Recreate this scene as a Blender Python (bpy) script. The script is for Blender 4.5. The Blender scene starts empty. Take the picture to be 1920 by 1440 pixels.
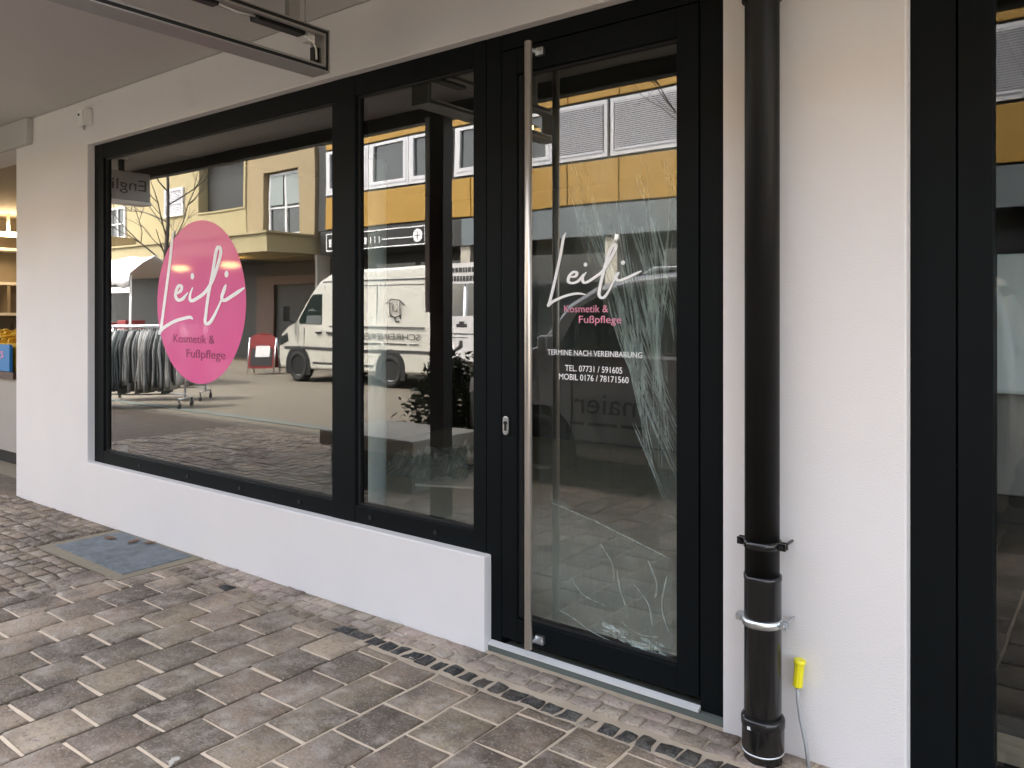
import bpy, bmesh, math, random
from mathutils import Vector, Matrix
R = math.radians
random.seed(7)
SC = bpy.context.scene
COL = SC.collection
# ---------------------------------------------------------------- camera
cam = bpy.data.cameras.new('camera'); camo = bpy.data.objects.new('camera', cam); COL.objects.link(camo)
YAW = 37.642
camo.location = (0, -2.73, 1.433); camo.rotation_euler = (R(90), 0, R(YAW))
cam.sensor_width = 36; cam.lens = 36 * 1504 / 1920; cam.shift_y = -130 / 1920
cam.clip_start = 0.02; cam.clip_end = 500
SC.camera = camo
# ---------------------------------------------------------------- light
SUN_EL, SUN_AZ = 56.0, math.degrees(math.atan2(-0.45, 0.89))      # azimuth from +Y towards +X
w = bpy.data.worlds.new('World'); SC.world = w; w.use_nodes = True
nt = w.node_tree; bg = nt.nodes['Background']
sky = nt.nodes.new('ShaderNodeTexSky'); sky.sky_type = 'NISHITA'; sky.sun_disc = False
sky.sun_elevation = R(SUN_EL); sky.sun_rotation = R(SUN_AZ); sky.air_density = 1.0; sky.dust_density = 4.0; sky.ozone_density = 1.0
hs_ = nt.nodes.new('ShaderNodeHueSaturation'); hs_.inputs['Saturation'].default_value = .42; hs_.inputs['Value'].default_value = 1.9     # sky whitened as by thin cloud and brightened for more fill in the shade
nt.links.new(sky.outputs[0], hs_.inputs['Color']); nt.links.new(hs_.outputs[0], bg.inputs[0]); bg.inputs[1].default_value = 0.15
sl = bpy.data.lights.new('sun', 'SUN'); so = bpy.data.objects.new('sun', sl); COL.objects.link(so)
sl.energy = 2.0; sl.angle = R(0.5); sl.color = (1.0, 0.95, 0.86)
sv = Vector((math.sin(R(SUN_AZ)) * math.cos(R(SUN_EL)), math.cos(R(SUN_AZ)) * math.cos(R(SUN_EL)), math.sin(R(SUN_EL))))
so.rotation_euler = sv.to_track_quat('Z', 'Y').to_euler(); so.location = sv * 60
SC.view_settings.view_transform = 'Standard'; SC.view_settings.look = 'None'
SC.view_settings.gamma = 1; SC.view_settings.exposure = 2.29
try:
    SC.cycles.caustics_reflective = False; SC.cycles.caustics_refractive = False
    SC.cycles.max_bounces = 10; SC.cycles.diffuse_bounces = 5; SC.cycles.glossy_bounces = 4; SC.cycles.transparent_max_bounces = 16
except Exception: pass
G = -0.05          # pavement level

# ---------------------------------------------------------------- materials
def mat(name, col, rough=0.6, metal=0.0, var=0.12, scale=6.0, bump=0.0, bscale=80.0, spec=0.5, stretch=None, coat=0.0, grime=0.0):
    m = bpy.data.materials.new(name); m.use_nodes = True
    t = m.node_tree; n = t.nodes; p = n['Principled BSDF']
    p.inputs['Roughness'].default_value = rough; p.inputs['Metallic'].default_value = metal
    p.inputs['Specular IOR Level'].default_value = spec
    p.inputs['Coat Weight'].default_value = coat; p.inputs['Coat Roughness'].default_value = .05
    g = n.new('ShaderNodeNewGeometry'); v = g.outputs['Position']
    if stretch:
        mp = n.new('ShaderNodeMapping'); mp.inputs['Scale'].default_value = stretch
        t.links.new(v, mp.inputs[0]); v = mp.outputs[0]
    nz = n.new('ShaderNodeTexNoise'); nz.inputs['Scale'].default_value = scale; nz.inputs['Detail'].default_value = 6; nz.inputs['Roughness'].default_value = .65
    t.links.new(v, nz.inputs['Vector'])
    mx = n.new('ShaderNodeMix'); mx.data_type = 'RGBA'
    a = [c * (1 - var) for c in col]; b = [min(1, c * (1 + var)) for c in col]
    mx.inputs[6].default_value = (*a, 1); mx.inputs[7].default_value = (*b, 1)
    t.links.new(nz.outputs['Fac'], mx.inputs[0])
    out = mx.outputs[2]
    if grime > 0:
        n2 = n.new('ShaderNodeTexNoise'); n2.inputs['Scale'].default_value = scale * 4.3; n2.inputs['Detail'].default_value = 8
        t.links.new(v, n2.inputs['Vector'])
        cr = n.new('ShaderNodeValToRGB'); cr.color_ramp.elements[0].position = .52; cr.color_ramp.elements[1].position = .72
        t.links.new(n2.outputs['Fac'], cr.inputs[0])
        ml = n.new('ShaderNodeMath'); ml.operation = 'MULTIPLY'; ml.inputs[1].default_value = grime
        t.links.new(cr.outputs[0], ml.inputs[0])
        m2 = n.new('ShaderNodeMix'); m2.data_type = 'RGBA'
        m2.inputs[7].default_value = (*[c * .45 for c in col], 1)
        t.links.new(out, m2.inputs[6]); t.links.new(ml.outputs[0], m2.inputs[0]); out = m2.outputs[2]
    t.links.new(out, p.inputs['Base Color'])
    if bump > 0:
        nb = n.new('ShaderNodeTexNoise'); nb.inputs['Scale'].default_value = bscale; nb.inputs['Detail'].default_value = 5
        t.links.new(g.outputs['Position'] if not stretch else v, nb.inputs['Vector'])
        bp = n.new('ShaderNodeBump'); bp.inputs['Strength'].default_value = bump; bp.inputs['Distance'].default_value = .004
        t.links.new(nb.outputs['Fac'], bp.inputs['Height']); t.links.new(bp.outputs[0], p.inputs['Normal'])
    return m

def emit(name, col, s):
    m = bpy.data.materials.new(name); m.use_nodes = True; p = m.node_tree.nodes['Principled BSDF']
    p.inputs['Base Color'].default_value = (*col, 1); p.inputs['Emission Color'].default_value = (*col, 1); p.inputs['Emission Strength'].default_value = s
    return m

def glass_mat(name, gain, tint=(.93, .955, .94)):
    """double glazing: Schlick reflection summed over its four surfaces, clear behind; the back face of the pane adds nothing"""
    m = bpy.data.materials.new(name); m.use_nodes = True; t = m.node_tree; n = t.nodes; n.clear()
    out = n.new('ShaderNodeOutputMaterial'); mix = n.new('ShaderNodeMixShader'); tr = n.new('ShaderNodeBsdfTransparent'); gl = n.new('ShaderNodeBsdfGlossy')
    nzg = n.new('ShaderNodeTexNoise'); nzg.inputs['Scale'].default_value = 2.2; nzg.inputs['Detail'].default_value = 1; bpg = n.new('ShaderNodeBump'); bpg.inputs['Strength'].default_value = .045; bpg.inputs['Distance'].default_value = .01
    gp = n.new('ShaderNodeNewGeometry'); t.links.new(gp.outputs['Position'], nzg.inputs['Vector']); t.links.new(nzg.outputs['Fac'], bpg.inputs['Height']); t.links.new(bpg.outputs[0], gl.inputs['Normal'])
    tr.inputs[0].default_value = (*tint, 1); gl.inputs['Roughness'].default_value = 0.009; gl.inputs[0].default_value = (1, .985, .95, 1)
    ge = n.new('ShaderNodeNewGeometry'); d = n.new('ShaderNodeVectorMath'); d.operation = 'DOT_PRODUCT'
    t.links.new(ge.outputs['Incoming'], d.inputs[0]); t.links.new(ge.outputs['Normal'], d.inputs[1])
    def M(op, a, b=None):
        q = n.new('ShaderNodeMath'); q.operation = op; q.use_clamp = False
        for i, s in enumerate((a, b)):
            if s is None: continue
            if isinstance(s, (int, float)): q.inputs[i].default_value = s
            else: t.links.new(s, q.inputs[i])
        return q.outputs[0]
    c = M('ABSOLUTE', d.outputs['Value']); o = M('SUBTRACT', 1.0, c); p5 = M('POWER', o, 5.0)
    f = M('ADD', M('MULTIPLY', p5, .955), .045); f = M('MULTIPLY', f, gain); f = M('MINIMUM', f, .92)
    f = M('MULTIPLY', f, M('SUBTRACT', 1.0, ge.outputs['Backfacing']))
    t.links.new(f, mix.inputs[0]); t.links.new(tr.outputs[0], mix.inputs[1]); t.links.new(gl.outputs[0], mix.inputs[2]); t.links.new(mix.outputs[0], out.inputs[0])
    return m

def film_mat(name, white, gloss):
    """thin clear protective film: mostly see-through, with a milky share where it is creased"""
    m = bpy.data.materials.new(name); m.use_nodes = True; t = m.node_tree; n = t.nodes; n.clear()
    out = n.new('ShaderNodeOutputMaterial'); tr = n.new('ShaderNodeBsdfTransparent'); di = n.new('ShaderNodeBsdfDiffuse'); gl = n.new('ShaderNodeBsdfGlossy'); tl = n.new('ShaderNodeBsdfTranslucent')
    di.inputs[0].default_value = (.85, .92, .9, 1); tl.inputs[0].default_value = (.85, .92, .9, 1); gl.inputs['Roughness'].default_value = .12
    ge = n.new('ShaderNodeNewGeometry'); mp = n.new('ShaderNodeMapping'); mp.inputs['Rotation'].default_value = (0, R(24), 0); mp.inputs['Scale'].default_value = (26, 1, 3)
    nz = n.new('ShaderNodeTexNoise'); nz.inputs['Scale'].default_value = 1.6; nz.inputs['Detail'].default_value = 7; nz.inputs['Roughness'].default_value = .7
    t.links.new(ge.outputs['Position'], mp.inputs[0]); t.links.new(mp.outputs[0], nz.inputs['Vector'])
    cr = n.new('ShaderNodeValToRGB'); cr.color_ramp.elements[0].position = .42; cr.color_ramp.elements[1].position = .75
    t.links.new(nz.outputs['Fac'], cr.inputs[0])
    ml = n.new('ShaderNodeMath'); ml.operation = 'MULTIPLY_ADD'; ml.inputs[1].default_value = white; ml.inputs[2].default_value = white * .35
    t.links.new(cr.outputs[0], ml.inputs[0])
    m0 = n.new('ShaderNodeMixShader'); m0.inputs[0].default_value = .4; t.links.new(di.outputs[0], m0.inputs[1]); t.links.new(tl.outputs[0], m0.inputs[2])
    m1 = n.new('ShaderNodeMixShader'); t.links.new(ml.outputs[0], m1.inputs[0]); t.links.new(tr.outputs[0], m1.inputs[1]); t.links.new(m0.outputs[0], m1.inputs[2])
    m2 = n.new('ShaderNodeMixShader'); m2.inputs[0].default_value = gloss; t.links.new(m1.outputs[0], m2.inputs[1]); t.links.new(gl.outputs[0], m2.inputs[2])
    t.links.new(m2.outputs[0], out.inputs[0])
    return m

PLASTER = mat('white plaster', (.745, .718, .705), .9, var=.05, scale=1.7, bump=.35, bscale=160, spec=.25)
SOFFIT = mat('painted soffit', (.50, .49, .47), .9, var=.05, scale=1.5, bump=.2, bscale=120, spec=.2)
FRAME = mat('anthracite aluminium', (.0042, .0058, .0066), .55, var=.25, scale=3, bump=.05, bscale=300, spec=.10)
GASKET = mat('black gasket', (.006, .006, .006), .7)
STEEL = mat('brushed stainless steel', (.62, .575, .51), .3, metal=.8, var=.08, scale=40, stretch=(1, 1, .05))
ZINC = mat('galvanised steel', (.72, .75, .77), .35, metal=1.0, var=.15, scale=60)
ALU = mat('aluminium threshold', (.80, .80, .79), .35, metal=.3, var=.06, scale=20)
SIGNGREY = mat('grey anodised profile', (.30, .29, .275), .5, metal=.2, var=.08, scale=12)
BLACK = mat('black', (.008, .008, .008), .5)
PIPE = mat('black cast pipe', (.005, .0048, .0045), .45, var=.4, scale=9, bump=.15, bscale=90, spec=.25, grime=.0)
PIPE2 = mat('black plastic pipe', (.009, .009, .009), .22, var=.3, scale=12, spec=.5)
WHITE = mat('white plastic', (.78, .77, .74), .4, var=.04)
PINK = mat('pink sticker', (.72, .062, .275), .45, var=.04, scale=2, coat=.55)
VINYL = mat('white vinyl lettering', (.95, .95, .95), .5, var=.02)
MAGENTA = mat('magenta lettering', (.20, .004, .06), .5, var=.05)
PINKTXT = mat('pink lettering', (.80, .30, .42), .5, var=.05)
GLASS = glass_mat('coated double glazing', 4.8)
GLASS_DOOR = glass_mat('door glazing', 3.7)
GLASS_DARK = glass_mat('plain glazing', 1.7)
CARGLASS = mat('dark car glass', (.012, .02, .018), .03, var=.1, spec=.8)
HOUSEGLASS = mat('dark house glass', (.03, .035, .035), .04, var=.3, scale=1.2, spec=.8)
YELLOW = mat('ochre yellow facade panels', (.30, .168, .020), .55, var=.06, scale=.6)
PVC = mat('white window frames', (.50, .50, .52), .35, var=.03)
BLIND = mat('pale blind slats', (.46, .46, .50), .5, var=.05)
TAN = mat('tan render', (.25, .195, .115), .9, var=.08, scale=.8, bump=.2, bscale=40, grime=.12)
TAN2 = mat('pale yellow render', (.285, .24, .135), .9, var=.08, scale=.8, bump=.2, bscale=40, grime=.1)
DARKWALL = mat('dark cladding', (.022, .022, .02), .5, var=.3, scale=1)
GREYFASCIA = mat('grey blue fascia', (.11, .13, .14), .5, var=.1, scale=.7)
BROWN = mat('brown tiles', (.09, .05, .035), .5, var=.3, scale=3)
VANPAINT = mat('cream white van paint', (.45, .44, .39), .3, var=.03, scale=2, coat=.6, grime=.05)
CARPAINT = mat('silver grey car paint', (.27, .265, .26), .3, var=.04, metal=.35, coat=.8)
RUBBER = mat('tyre rubber', (.012, .012, .012), .85, var=.3, scale=20)
DKPLASTIC = mat('dark grey plastic', (.03, .03, .03), .6, var=.2)
RED = mat('red board', (.17, .006, .006), .45, var=.1)
BARK = mat('dark bark', (.035, .028, .022), .9, var=.4, scale=15)
CONCRETE = mat('pale concrete', (.42, .39, .33), .85, var=.15, scale=5, bump=.3, bscale=60, grime=.3)
DKCONC = mat('dark planter concrete', (.10, .115, .105), .8, var=.2, scale=4)
CANVAS = mat('white canvas', (.66, .66, .66), .8, var=.05)
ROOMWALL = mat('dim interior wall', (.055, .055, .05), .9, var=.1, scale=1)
ROOMFLOOR = mat('interior floor', (.72, .70, .60), .5, var=.25, scale=2.5)
MILK = mat('frosted white tube', (.70, .76, .74), .5)
LEAF1 = mat('dark evergreen leaf', (.022, .036, .018), .5, var=.5, scale=8)
DEADLEAF = mat('dead brown leaf', (.16, .075, .03), .8, var=.4, scale=40)
GRANITE = mat('blue grey granite', (.135, .155, .168), .6, var=.85, scale=13, bump=.6, bscale=70, spec=.5, grime=.5)
MORTAR = mat('yellowish mortar', (.24, .205, .145), .95, var=.25, scale=14, bump=.5, bscale=70)
CAPY = mat('yellow plastic cap', (.80, .72, .02), .35, var=.05)
CABLE = mat('grey cable sheath', (.34, .35, .35), .5, var=.1)
BLUE = mat('blue counter sign', (.02, .20, .52), .45, var=.06)
GOLD = mat('yellow tinsel', (.85, .46, .03), .5, var=.3, scale=30)
CREAM = mat('cream shelving', (.30, .255, .19), .6, var=.1)
FILM = film_mat('clear protective film', .09, .02)
CREASE = film_mat('creased film', .95, .14)
MILKY = film_mat('milky film', .20, .03)
CRUMPLE = film_mat('crumpled film', .8, .15)
WARM = emit('warm lamp', (1.0, .62, .22), 9.0)
WARM2 = emit('warm ceiling lamp', (1.0, .70, .38), 7.0)
GARMENT = [mat('grey garment', (.24, .245, .24), .9, var=.5, scale=14, stretch=(1, 1, .12)), mat('black garment', (.022, .025, .026), .9, var=.4, scale=9),
           mat('pale grey garment', (.48, .48, .47), .9, var=.4, scale=14, stretch=(1, 1, .12)), mat('slate garment', (.10, .12, .12), .9, var=.4, scale=9)]

# ---------------------------------------------------------------- mesh helpers
class MB:
    def __init__(s): s.b = bmesh.new()
    def box(s, x0, y0, z0, x1, y1, z1, mi=0, M=None):
        b = s.b
        v = [b.verts.new((x, y, z)) for x in (x0, x1) for y in (y0, y1) for z in (z0, z1)]
        for f in ((0, 1, 3, 2), (4, 6, 7, 5), (0, 4, 5, 1), (2, 3, 7, 6), (0, 2, 6, 4), (1, 5, 7, 3)):
            q = b.faces.new([v[i] for i in f]); q.material_index = mi
        if M is not None:
            for q in v: q.co = M @ q.co
        return s
    def poly(s, pts, mi=0):
        q = s.b.faces.new([s.b.verts.new(p) for p in pts]); q.material_index = mi; return s
    def prism(s, pts, off, mi=0):
        """polygon pts (3-D) extruded along the vector off"""
        b = s.b; o = Vector(off)
        a = [b.verts.new(p) for p in pts]; c = [b.verts.new(Vector(p) + o) for p in pts]
        fs = [b.faces.new(a), b.faces.new(list(reversed(c)))]
        for i in range(len(a)):
            j = (i + 1) % len(a); fs.append(b.faces.new((a[i], c[i], c[j], a[j])))
        for q in fs: q.material_index = mi
        return s
    def tube(s, pts, rad, n=8, mi=0, caps=True, smooth=True):
        b = s.b; rings = []
        P = [Vector(p) for p in pts]; rr = rad if isinstance(rad, (list, tuple)) else [rad] * len(P)
        up = Vector((0, 0, 1))
        for i, p in enumerate(P):
            d = (P[min(i + 1, len(P) - 1)] - P[max(i - 1, 0)]).normalized()
            u = up if abs(d.dot(up)) < .95 else Vector((1, 0, 0))
            a = d.cross(u).normalized(); c = a.cross(d).normalized()
            rings.append([b.verts.new(p + (a * math.cos(t) + c * math.sin(t)) * rr[i]) for t in [2 * math.pi * k / n for k in range(n)]])
        for i in range(len(rings) - 1):
            for k in range(n):
                q = b.faces.new((rings[i][k], rings[i][(k + 1) % n], rings[i + 1][(k + 1) % n], rings[i + 1][k])); q.material_index = mi; q.smooth = smooth
        if caps:
            q = b.faces.new(list(reversed(rings[0]))); q.material_index = mi
            q = b.faces.new(rings[-1]); q.material_index = mi
        return s
    def lathe(s, prof, c, n=32, mi=0):
        """(r, z) profile round the vertical through c"""
        b = s.b; rings = []
        for r, z in prof:
            rings.append([b.verts.new((c[0] + r * math.cos(2 * math.pi * k / n), c[1] + r * math.sin(2 * math.pi * k / n), z)) for k in range(n)])
        for i in range(len(rings) - 1):
            for k in range(n):
                q = b.faces.new((rings[i][k], rings[i][(k + 1) % n], rings[i + 1][(k + 1) % n], rings[i + 1][k])); q.material_index = mi; q.smooth = True
        b.faces.new(list(reversed(rings[0]))).material_index = mi; b.faces.new(rings[-1]).material_index = mi
        return s
    def disc(s, c, r, axis, depth, n=24, mi=0):
        a = Vector(axis).normalized(); return s.tube([Vector(c) - a * depth / 2, Vector(c) + a * depth / 2], r, n, mi)
    def build(s, name, m, parent=None, bevel=0, smooth=False, fix=True):
        if fix: bmesh.ops.recalc_face_normals(s.b, faces=s.b.faces)
        me = bpy.data.meshes.new(name); s.b.to_mesh(me); s.b.free()
        for k in (m if isinstance(m, (list, tuple)) else [m]): me.materials.append(k)
        o = bpy.data.objects.new(name, me); COL.objects.link(o)
        if smooth:
            for f in me.polygons: f.use_smooth = True
        if parent: o.parent = parent; o.matrix_parent_inverse = parent_world(parent).inverted()
        if bevel:
            md = o.modifiers.new('bevel', 'BEVEL'); md.width = bevel; md.segments = 2; md.limit_method = 'ANGLE'; md.angle_limit = R(40)
            md.harden_normals = False
        return o
def parent_world(o):
    M = o.matrix_basis.copy()
    while o.parent:
        M = o.parent.matrix_basis @ (o.matrix_parent_inverse @ M) if False else o.parent.matrix_basis @ o.matrix_parent_inverse @ M
        o = o.parent
    return M
def tag(o, label, cat, group=None, kind=None):
    if label: o['label'] = label
    if cat: o['category'] = cat
    if group: o['group'] = group
    if kind: o['kind'] = kind
    return o
def empty(name, loc, label, cat, group=None):
    o = bpy.data.objects.new(name, None); COL.objects.link(o); o.location = loc; o.empty_display_size = .1
    return tag(o, label, cat, group)
def struct(o): o['kind'] = 'structure'; return o

def text_mesh(name, body, m, parent, x0, x1, z, y, h, front=-1, shear=0.0, thick=.0005, bold=0.0):
    """lettering whose baseline starts at x0 and is stretched to end at x1; h = capital height; front=-1 reads from -Y, +1 from +Y"""
    c = bpy.data.curves.new(name, 'FONT'); c.body = body; c.size = 1; c.extrude = 0; c.resolution_u = 4; c.offset = bold
    t = bpy.data.objects.new(name, c); COL.objects.link(t)
    dg = bpy.context.evaluated_depsgraph_get(); dg.update()
    me = bpy.data.meshes.new_from_object(t.evaluated_get(dg)); bpy.data.objects.remove(t)
    xs = [v.co.x for v in me.vertices]; a, b = min(xs), max(xs); sx = abs(x1 - x0) / (b - a); sz = h / .72
    for v in me.vertices:
        X = (v.co.x - a) * sx; Z = v.co.y * sz; X += shear * Z
        v.co = (x0 + X, y, z + Z) if front < 0 else (x0 - X, y, z + Z)
    me.materials.clear(); me.materials.append(m); me.name = name
    o = bpy.data.objects.new(name, me); COL.objects.link(o)
    md = o.modifiers.new('solid', 'SOLIDIFY'); md.thickness = thick; md.offset = 0
    if parent: o.parent = parent; o.matrix_parent_inverse = parent_world(parent).inverted()
    return o

def smooth_path(pts, n=8):
    out = []
    P = [pts[0]] + list(pts) + [pts[-1]]
    for i in range(1, len(P) - 2):
        for k in range(n):
            t = k / n; r = []
            for c in range(2):
                p0, p1, p2, p3 = (P[i + j][c] for j in (-1, 0, 1, 2))
                r.append(.5 * (2 * p1 + (p2 - p0) * t + (2 * p0 - 5 * p1 + 4 * p2 - p3) * t * t + (3 * p1 - p0 - 3 * p2 + p3) * t ** 3))
            out.append(r)
    out.append(list(pts[-1])); return out
def ribbon(mb, pts, width, y, thick=.0007, taper=True):
    """a flat brush stroke in the plane of the glass"""
    P = smooth_path(pts); L = len(P); b = mb.b; rows = []
    for i, p in enumerate(P):
        a = P[max(i - 1, 0)]; c = P[min(i + 1, L - 1)]
        dx, dz = c[0] - a[0], c[1] - a[1]; q = math.hypot(dx, dz) or 1
        nx, nz = -dz / q, dx / q
        wd = width * (.62 + .38 * abs(dz) / q)
        if taper: wd *= min(1, .35 + 3.0 * min(i, L - 1 - i) / L * 2)
        yo = y - .0016 * i / L      # rises along the stroke so that crossings never share a plane
        rows.append([b.verts.new((p[0] + s * nx * wd / 2, yy, p[1] + s * nz * wd / 2)) for yy in (yo, yo - thick) for s in (-1, 1)])
    for r, t in zip(rows, rows[1:]):
        b.faces.new((r[2], r[3], t[3], t[2])); b.faces.new((r[0], t[0], t[1], r[1])); b.faces.new((r[0], r[2], t[2], t[0])); b.faces.new((r[1], t[1], t[3], r[3]))
    for r in (rows[0], rows[-1]): b.faces.new((r[0], r[1], r[3], r[2]))

# ================================================================ THE SHOP BUILDING
shop = empty('shop_building', (-3.5, 2, G), 'plastered shop building with dark display window and door under a soffit', 'building')
YF, YG = .05, .08      # frame face, glass face
mb = MB()
mb.prism([(x, 0, z) for x, z in ((-7.25, G - .1), (-2.262, G - .1), (-2.262, .362), (-6.0, .362), (-6.0, 2.668), (-1.155, 2.668), (-1.155, G - .1), (-.553, G - .1), (-.553, 2.668), (3.0, 2.668), (3.0, 3.0), (-7.25, 3.0))], (0, .30, 0))
mb.box(-12.5, .02, 2.80, -7.25, .30, 3.0); mb.box(-12.5, 0, G - .1, -10.6, .30, 2.80)
mb.build('wall', PLASTER, shop, bevel=.006)
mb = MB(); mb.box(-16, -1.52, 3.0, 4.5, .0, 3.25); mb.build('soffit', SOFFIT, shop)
mb = MB(); mb.box(-16, -1.60, 2.89, 4.5, -1.52, 3.30); mb.build('edge_beam', DARKWALL, shop)
mb = MB(); mb.box(-8.5, .30, 3.25, 4.5, 9, 10.0); mb.box(-8.5, 0, 3.26, 4.5, .30, 10.0); mb.build('unseen_upper_storey', PLASTER, shop)  # unseen block; height and left end set so its shadow covers the car
mb = MB(); mb.box(-16, .32, 3.0, -8.5, 9, 3.26); mb.build('flat_roof', DARKWALL, shop)
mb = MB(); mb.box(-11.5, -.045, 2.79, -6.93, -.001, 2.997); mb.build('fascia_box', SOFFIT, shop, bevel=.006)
# interior room behind the display window
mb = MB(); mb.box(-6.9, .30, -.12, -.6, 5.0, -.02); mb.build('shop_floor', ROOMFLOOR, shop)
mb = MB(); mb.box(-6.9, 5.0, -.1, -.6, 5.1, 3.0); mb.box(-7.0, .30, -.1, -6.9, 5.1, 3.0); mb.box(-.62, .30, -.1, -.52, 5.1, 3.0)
mb.box(-6.9, .30, 2.9, -.6, 5.0, 2.99); mb.box(-5.998, .1405, .45, -5.985, .31, 2.6); mb.box(-6.9, .3005, -.02, -6.0, .312, 2.89)  # thin dark lining added over the window reveal to hide its lit plaster
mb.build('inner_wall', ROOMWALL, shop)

# display window: frame, two panes, sticker
mb = MB()
X0, X1, Z0, Z1 = -6.0, -2.29, .362, 2.668
mb.box(X0, YF, Z0, -5.865, .14, Z1)
mb.box(-5.865, YF, 2.562, -3.345, .14, Z1); mb.box(-3.165, YF, 2.562, -2.365, .14, Z1)
mb.box(-5.865, YF, Z0, -3.345, .14, .452); mb.box(-3.165, YF, Z0, -2.365, .14, .452)
mb.box(-3.345, YF - .002, Z0, -3.165, .14, Z1)
mb.box(-2.365, YF - .002, Z0, X1, .14, Z1)
win = mb.build('display_window', FRAME, shop, bevel=.003)
mb = MB(); mb.box(-5.87, YG, .447, -3.34, YG + .006, 2.567); mb.build('glass_pane', GLASS, win)
mb = MB(); mb.box(-3.17, YG, .447, -2.36, YG + .006, 2.567); mb.build('glass_pane', GLASS, win)
mb = MB()
for a, b_ in ((-5.865, -3.345), (-3.165, -2.365)):
    mb.box(a, YG - .012, .452, b_, YG - .001, .461); mb.box(a, YG - .012, 2.553, b_, YG - .001, 2.562)
    mb.box(a, YG - .012, .461, a + .009, YG - .001, 2.553); mb.box(b_ - .009, YG - .012, .461, b_, YG - .001, 2.553)
mb.build('gasket', GASKET, win)
for x in (-5.35, -4.75, -4.18, -3.62, -3.05, -2.6):
    mb = MB(); mb.disc((x, YF - .002, .405), .011, (0, 1, 0), .008, 12); mb.build('screw_cap', BLACK, win)
# pink round sticker and its lettering
mb = MB(); cx, cz, rx, rz = -4.668, 1.512, .505, .517
ring = [(cx + rx * math.cos(2 * math.pi * k / 96), YG - .0008, cz + rz * math.sin(2 * math.pi * k / 96)) for k in range(96)]
mb.prism(ring, (0, .0006, 0))
mb.build('round_sticker', PINK, win)
WIN_STROKES = [[(-4.962, 1.979), (-4.986, 1.924), (-5.013, 1.779), (-5.069, 1.555), (-5.125, 1.338), (-5.144, 1.313), (-5.088, 1.346), (-4.959, 1.388), (-4.834, 1.41), (-4.764, 1.416), (-4.733, 1.405)], [(-4.932, 1.567), (-4.878, 1.591), (-4.869, 1.614), (-4.905, 1.62), (-4.932, 1.592), (-4.941, 1.553), (-4.905, 1.528), (-4.851, 1.537), (-4.79, 1.575)], [(-4.738, 1.607), (-4.764, 1.57), (-4.772, 1.536), (-4.746, 1.522), (-4.678, 1.54), (-4.594, 1.576), (-4.512, 1.648), (-4.447, 1.756), (-4.423, 1.819), (-4.439, 1.847), (-4.471, 1.83), (-4.512, 1.694), (-4.561, 1.548), (-4.586, 1.437), (-4.594, 1.39), (-4.569, 1.376), (-4.52, 1.4), (-4.447, 1.482), (-4.375, 1.581)], [(-4.367, 1.617), (-4.396, 1.573), (-4.412, 1.537), (-4.38, 1.521), (-4.289, 1.551), (-4.175, 1.593)]]
DOOR_STROKES = [[(-1.88, 1.777), (-1.893, 1.752), (-1.91, 1.674), (-1.941, 1.56), (-1.963, 1.487), (-1.972, 1.471), (-1.941, 1.491), (-1.88, 1.512), (-1.821, 1.521), (-1.779, 1.515)], [(-1.867, 1.59), (-1.833, 1.593), (-1.825, 1.607), (-1.842, 1.611), (-1.863, 1.594), (-1.867, 1.572), (-1.846, 1.565), (-1.816, 1.574), (-1.791, 1.602)], [(-1.779, 1.609), (-1.795, 1.588), (-1.795, 1.57), (-1.779, 1.566), (-1.738, 1.586), (-1.697, 1.613), (-1.665, 1.657), (-1.641, 1.697), (-1.64, 1.714), (-1.653, 1.711), (-1.677, 1.664), (-1.701, 1.589), (-1.715, 1.534), (-1.715, 1.509), (-1.697, 1.502), (-1.673, 1.526), (-1.63, 1.597)], [(-1.624, 1.604), (-1.638, 1.584), (-1.626, 1.57), (-1.587, 1.58), (-1.522, 1.605)]]
def name_lettering(strokes, dots, width, parent):
    mb = MB()
    for s in strokes: ribbon(mb, s, width, YG - .0012)
    for x, z in dots: mb.disc((x, YG - .0015, z), width * .62, (0, 1, 0), .0007, 14)
    return mb.build('name_lettering', VINYL, parent)
name_lettering(WIN_STROKES, [(-4.743, 1.678), (-4.364, 1.68)], .033, win)
text_mesh('service_lettering', 'Kosmetik &', MAGENTA, win, -4.968, -4.495, 1.253, YG - .0018, .054, thick=.0005)
text_mesh('service_lettering', 'Fußpflege', MAGENTA, win, -4.812, -4.375, 1.160, YG - .0018, .054, thick=.0005)

# entrance door
DX0, DX1 = -2.288, -1.157
mb = MB()      # fixed frame and moving leaf
mb.box(DX0, YF, G, -2.205, .14, 2.668); mb.box(-1.262, YF - .003, G, -1.1551, .14, 2.668); mb.box(-2.205, YF, 2.598, -1.262, .14, 2.668)
door = mb.build('entrance_door', FRAME, shop, bevel=.003)
mb = MB()
mb.box(-2.199, YF - .004, .012, -2.115, .13, 2.592); mb.box(-1.358, YF - .004, .012, -1.268, .13, 2.592)
mb.box(-2.115, YF - .004, 2.482, -1.358, .13, 2.592); mb.box(-2.115, YF - .004, .012, -1.358, .13, .108)
mb.build('door_leaf', FRAME, door, bevel=.003)
mb = MB(); mb.box(-2.120, YG, .103, -1.353, YG + .006, 2.487); mb.build('glass_pane', GLASS_DOOR, door)
mb = MB()
mb.box(-2.115, YG - .02, .117, -2.100, YG - .001, 2.473); mb.box(-1.367, YG - .012, .117, -1.358, YG - .001, 2.473)
mb.box(-2.115, YG - .012, .108, -1.358, YG - .001, .117); mb.box(-2.115, YG - .012, 2.473, -1.358, YG - .001, 2.482)
mb.build('gasket', GASKET, door)
mb = MB(); mb.lathe([(.013, .028), (.0165, .031), (.0165, 2.578), (.013, 2.581)], (-2.002, -.022), 24); mb.build('pull_handle', STEEL, door)
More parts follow.
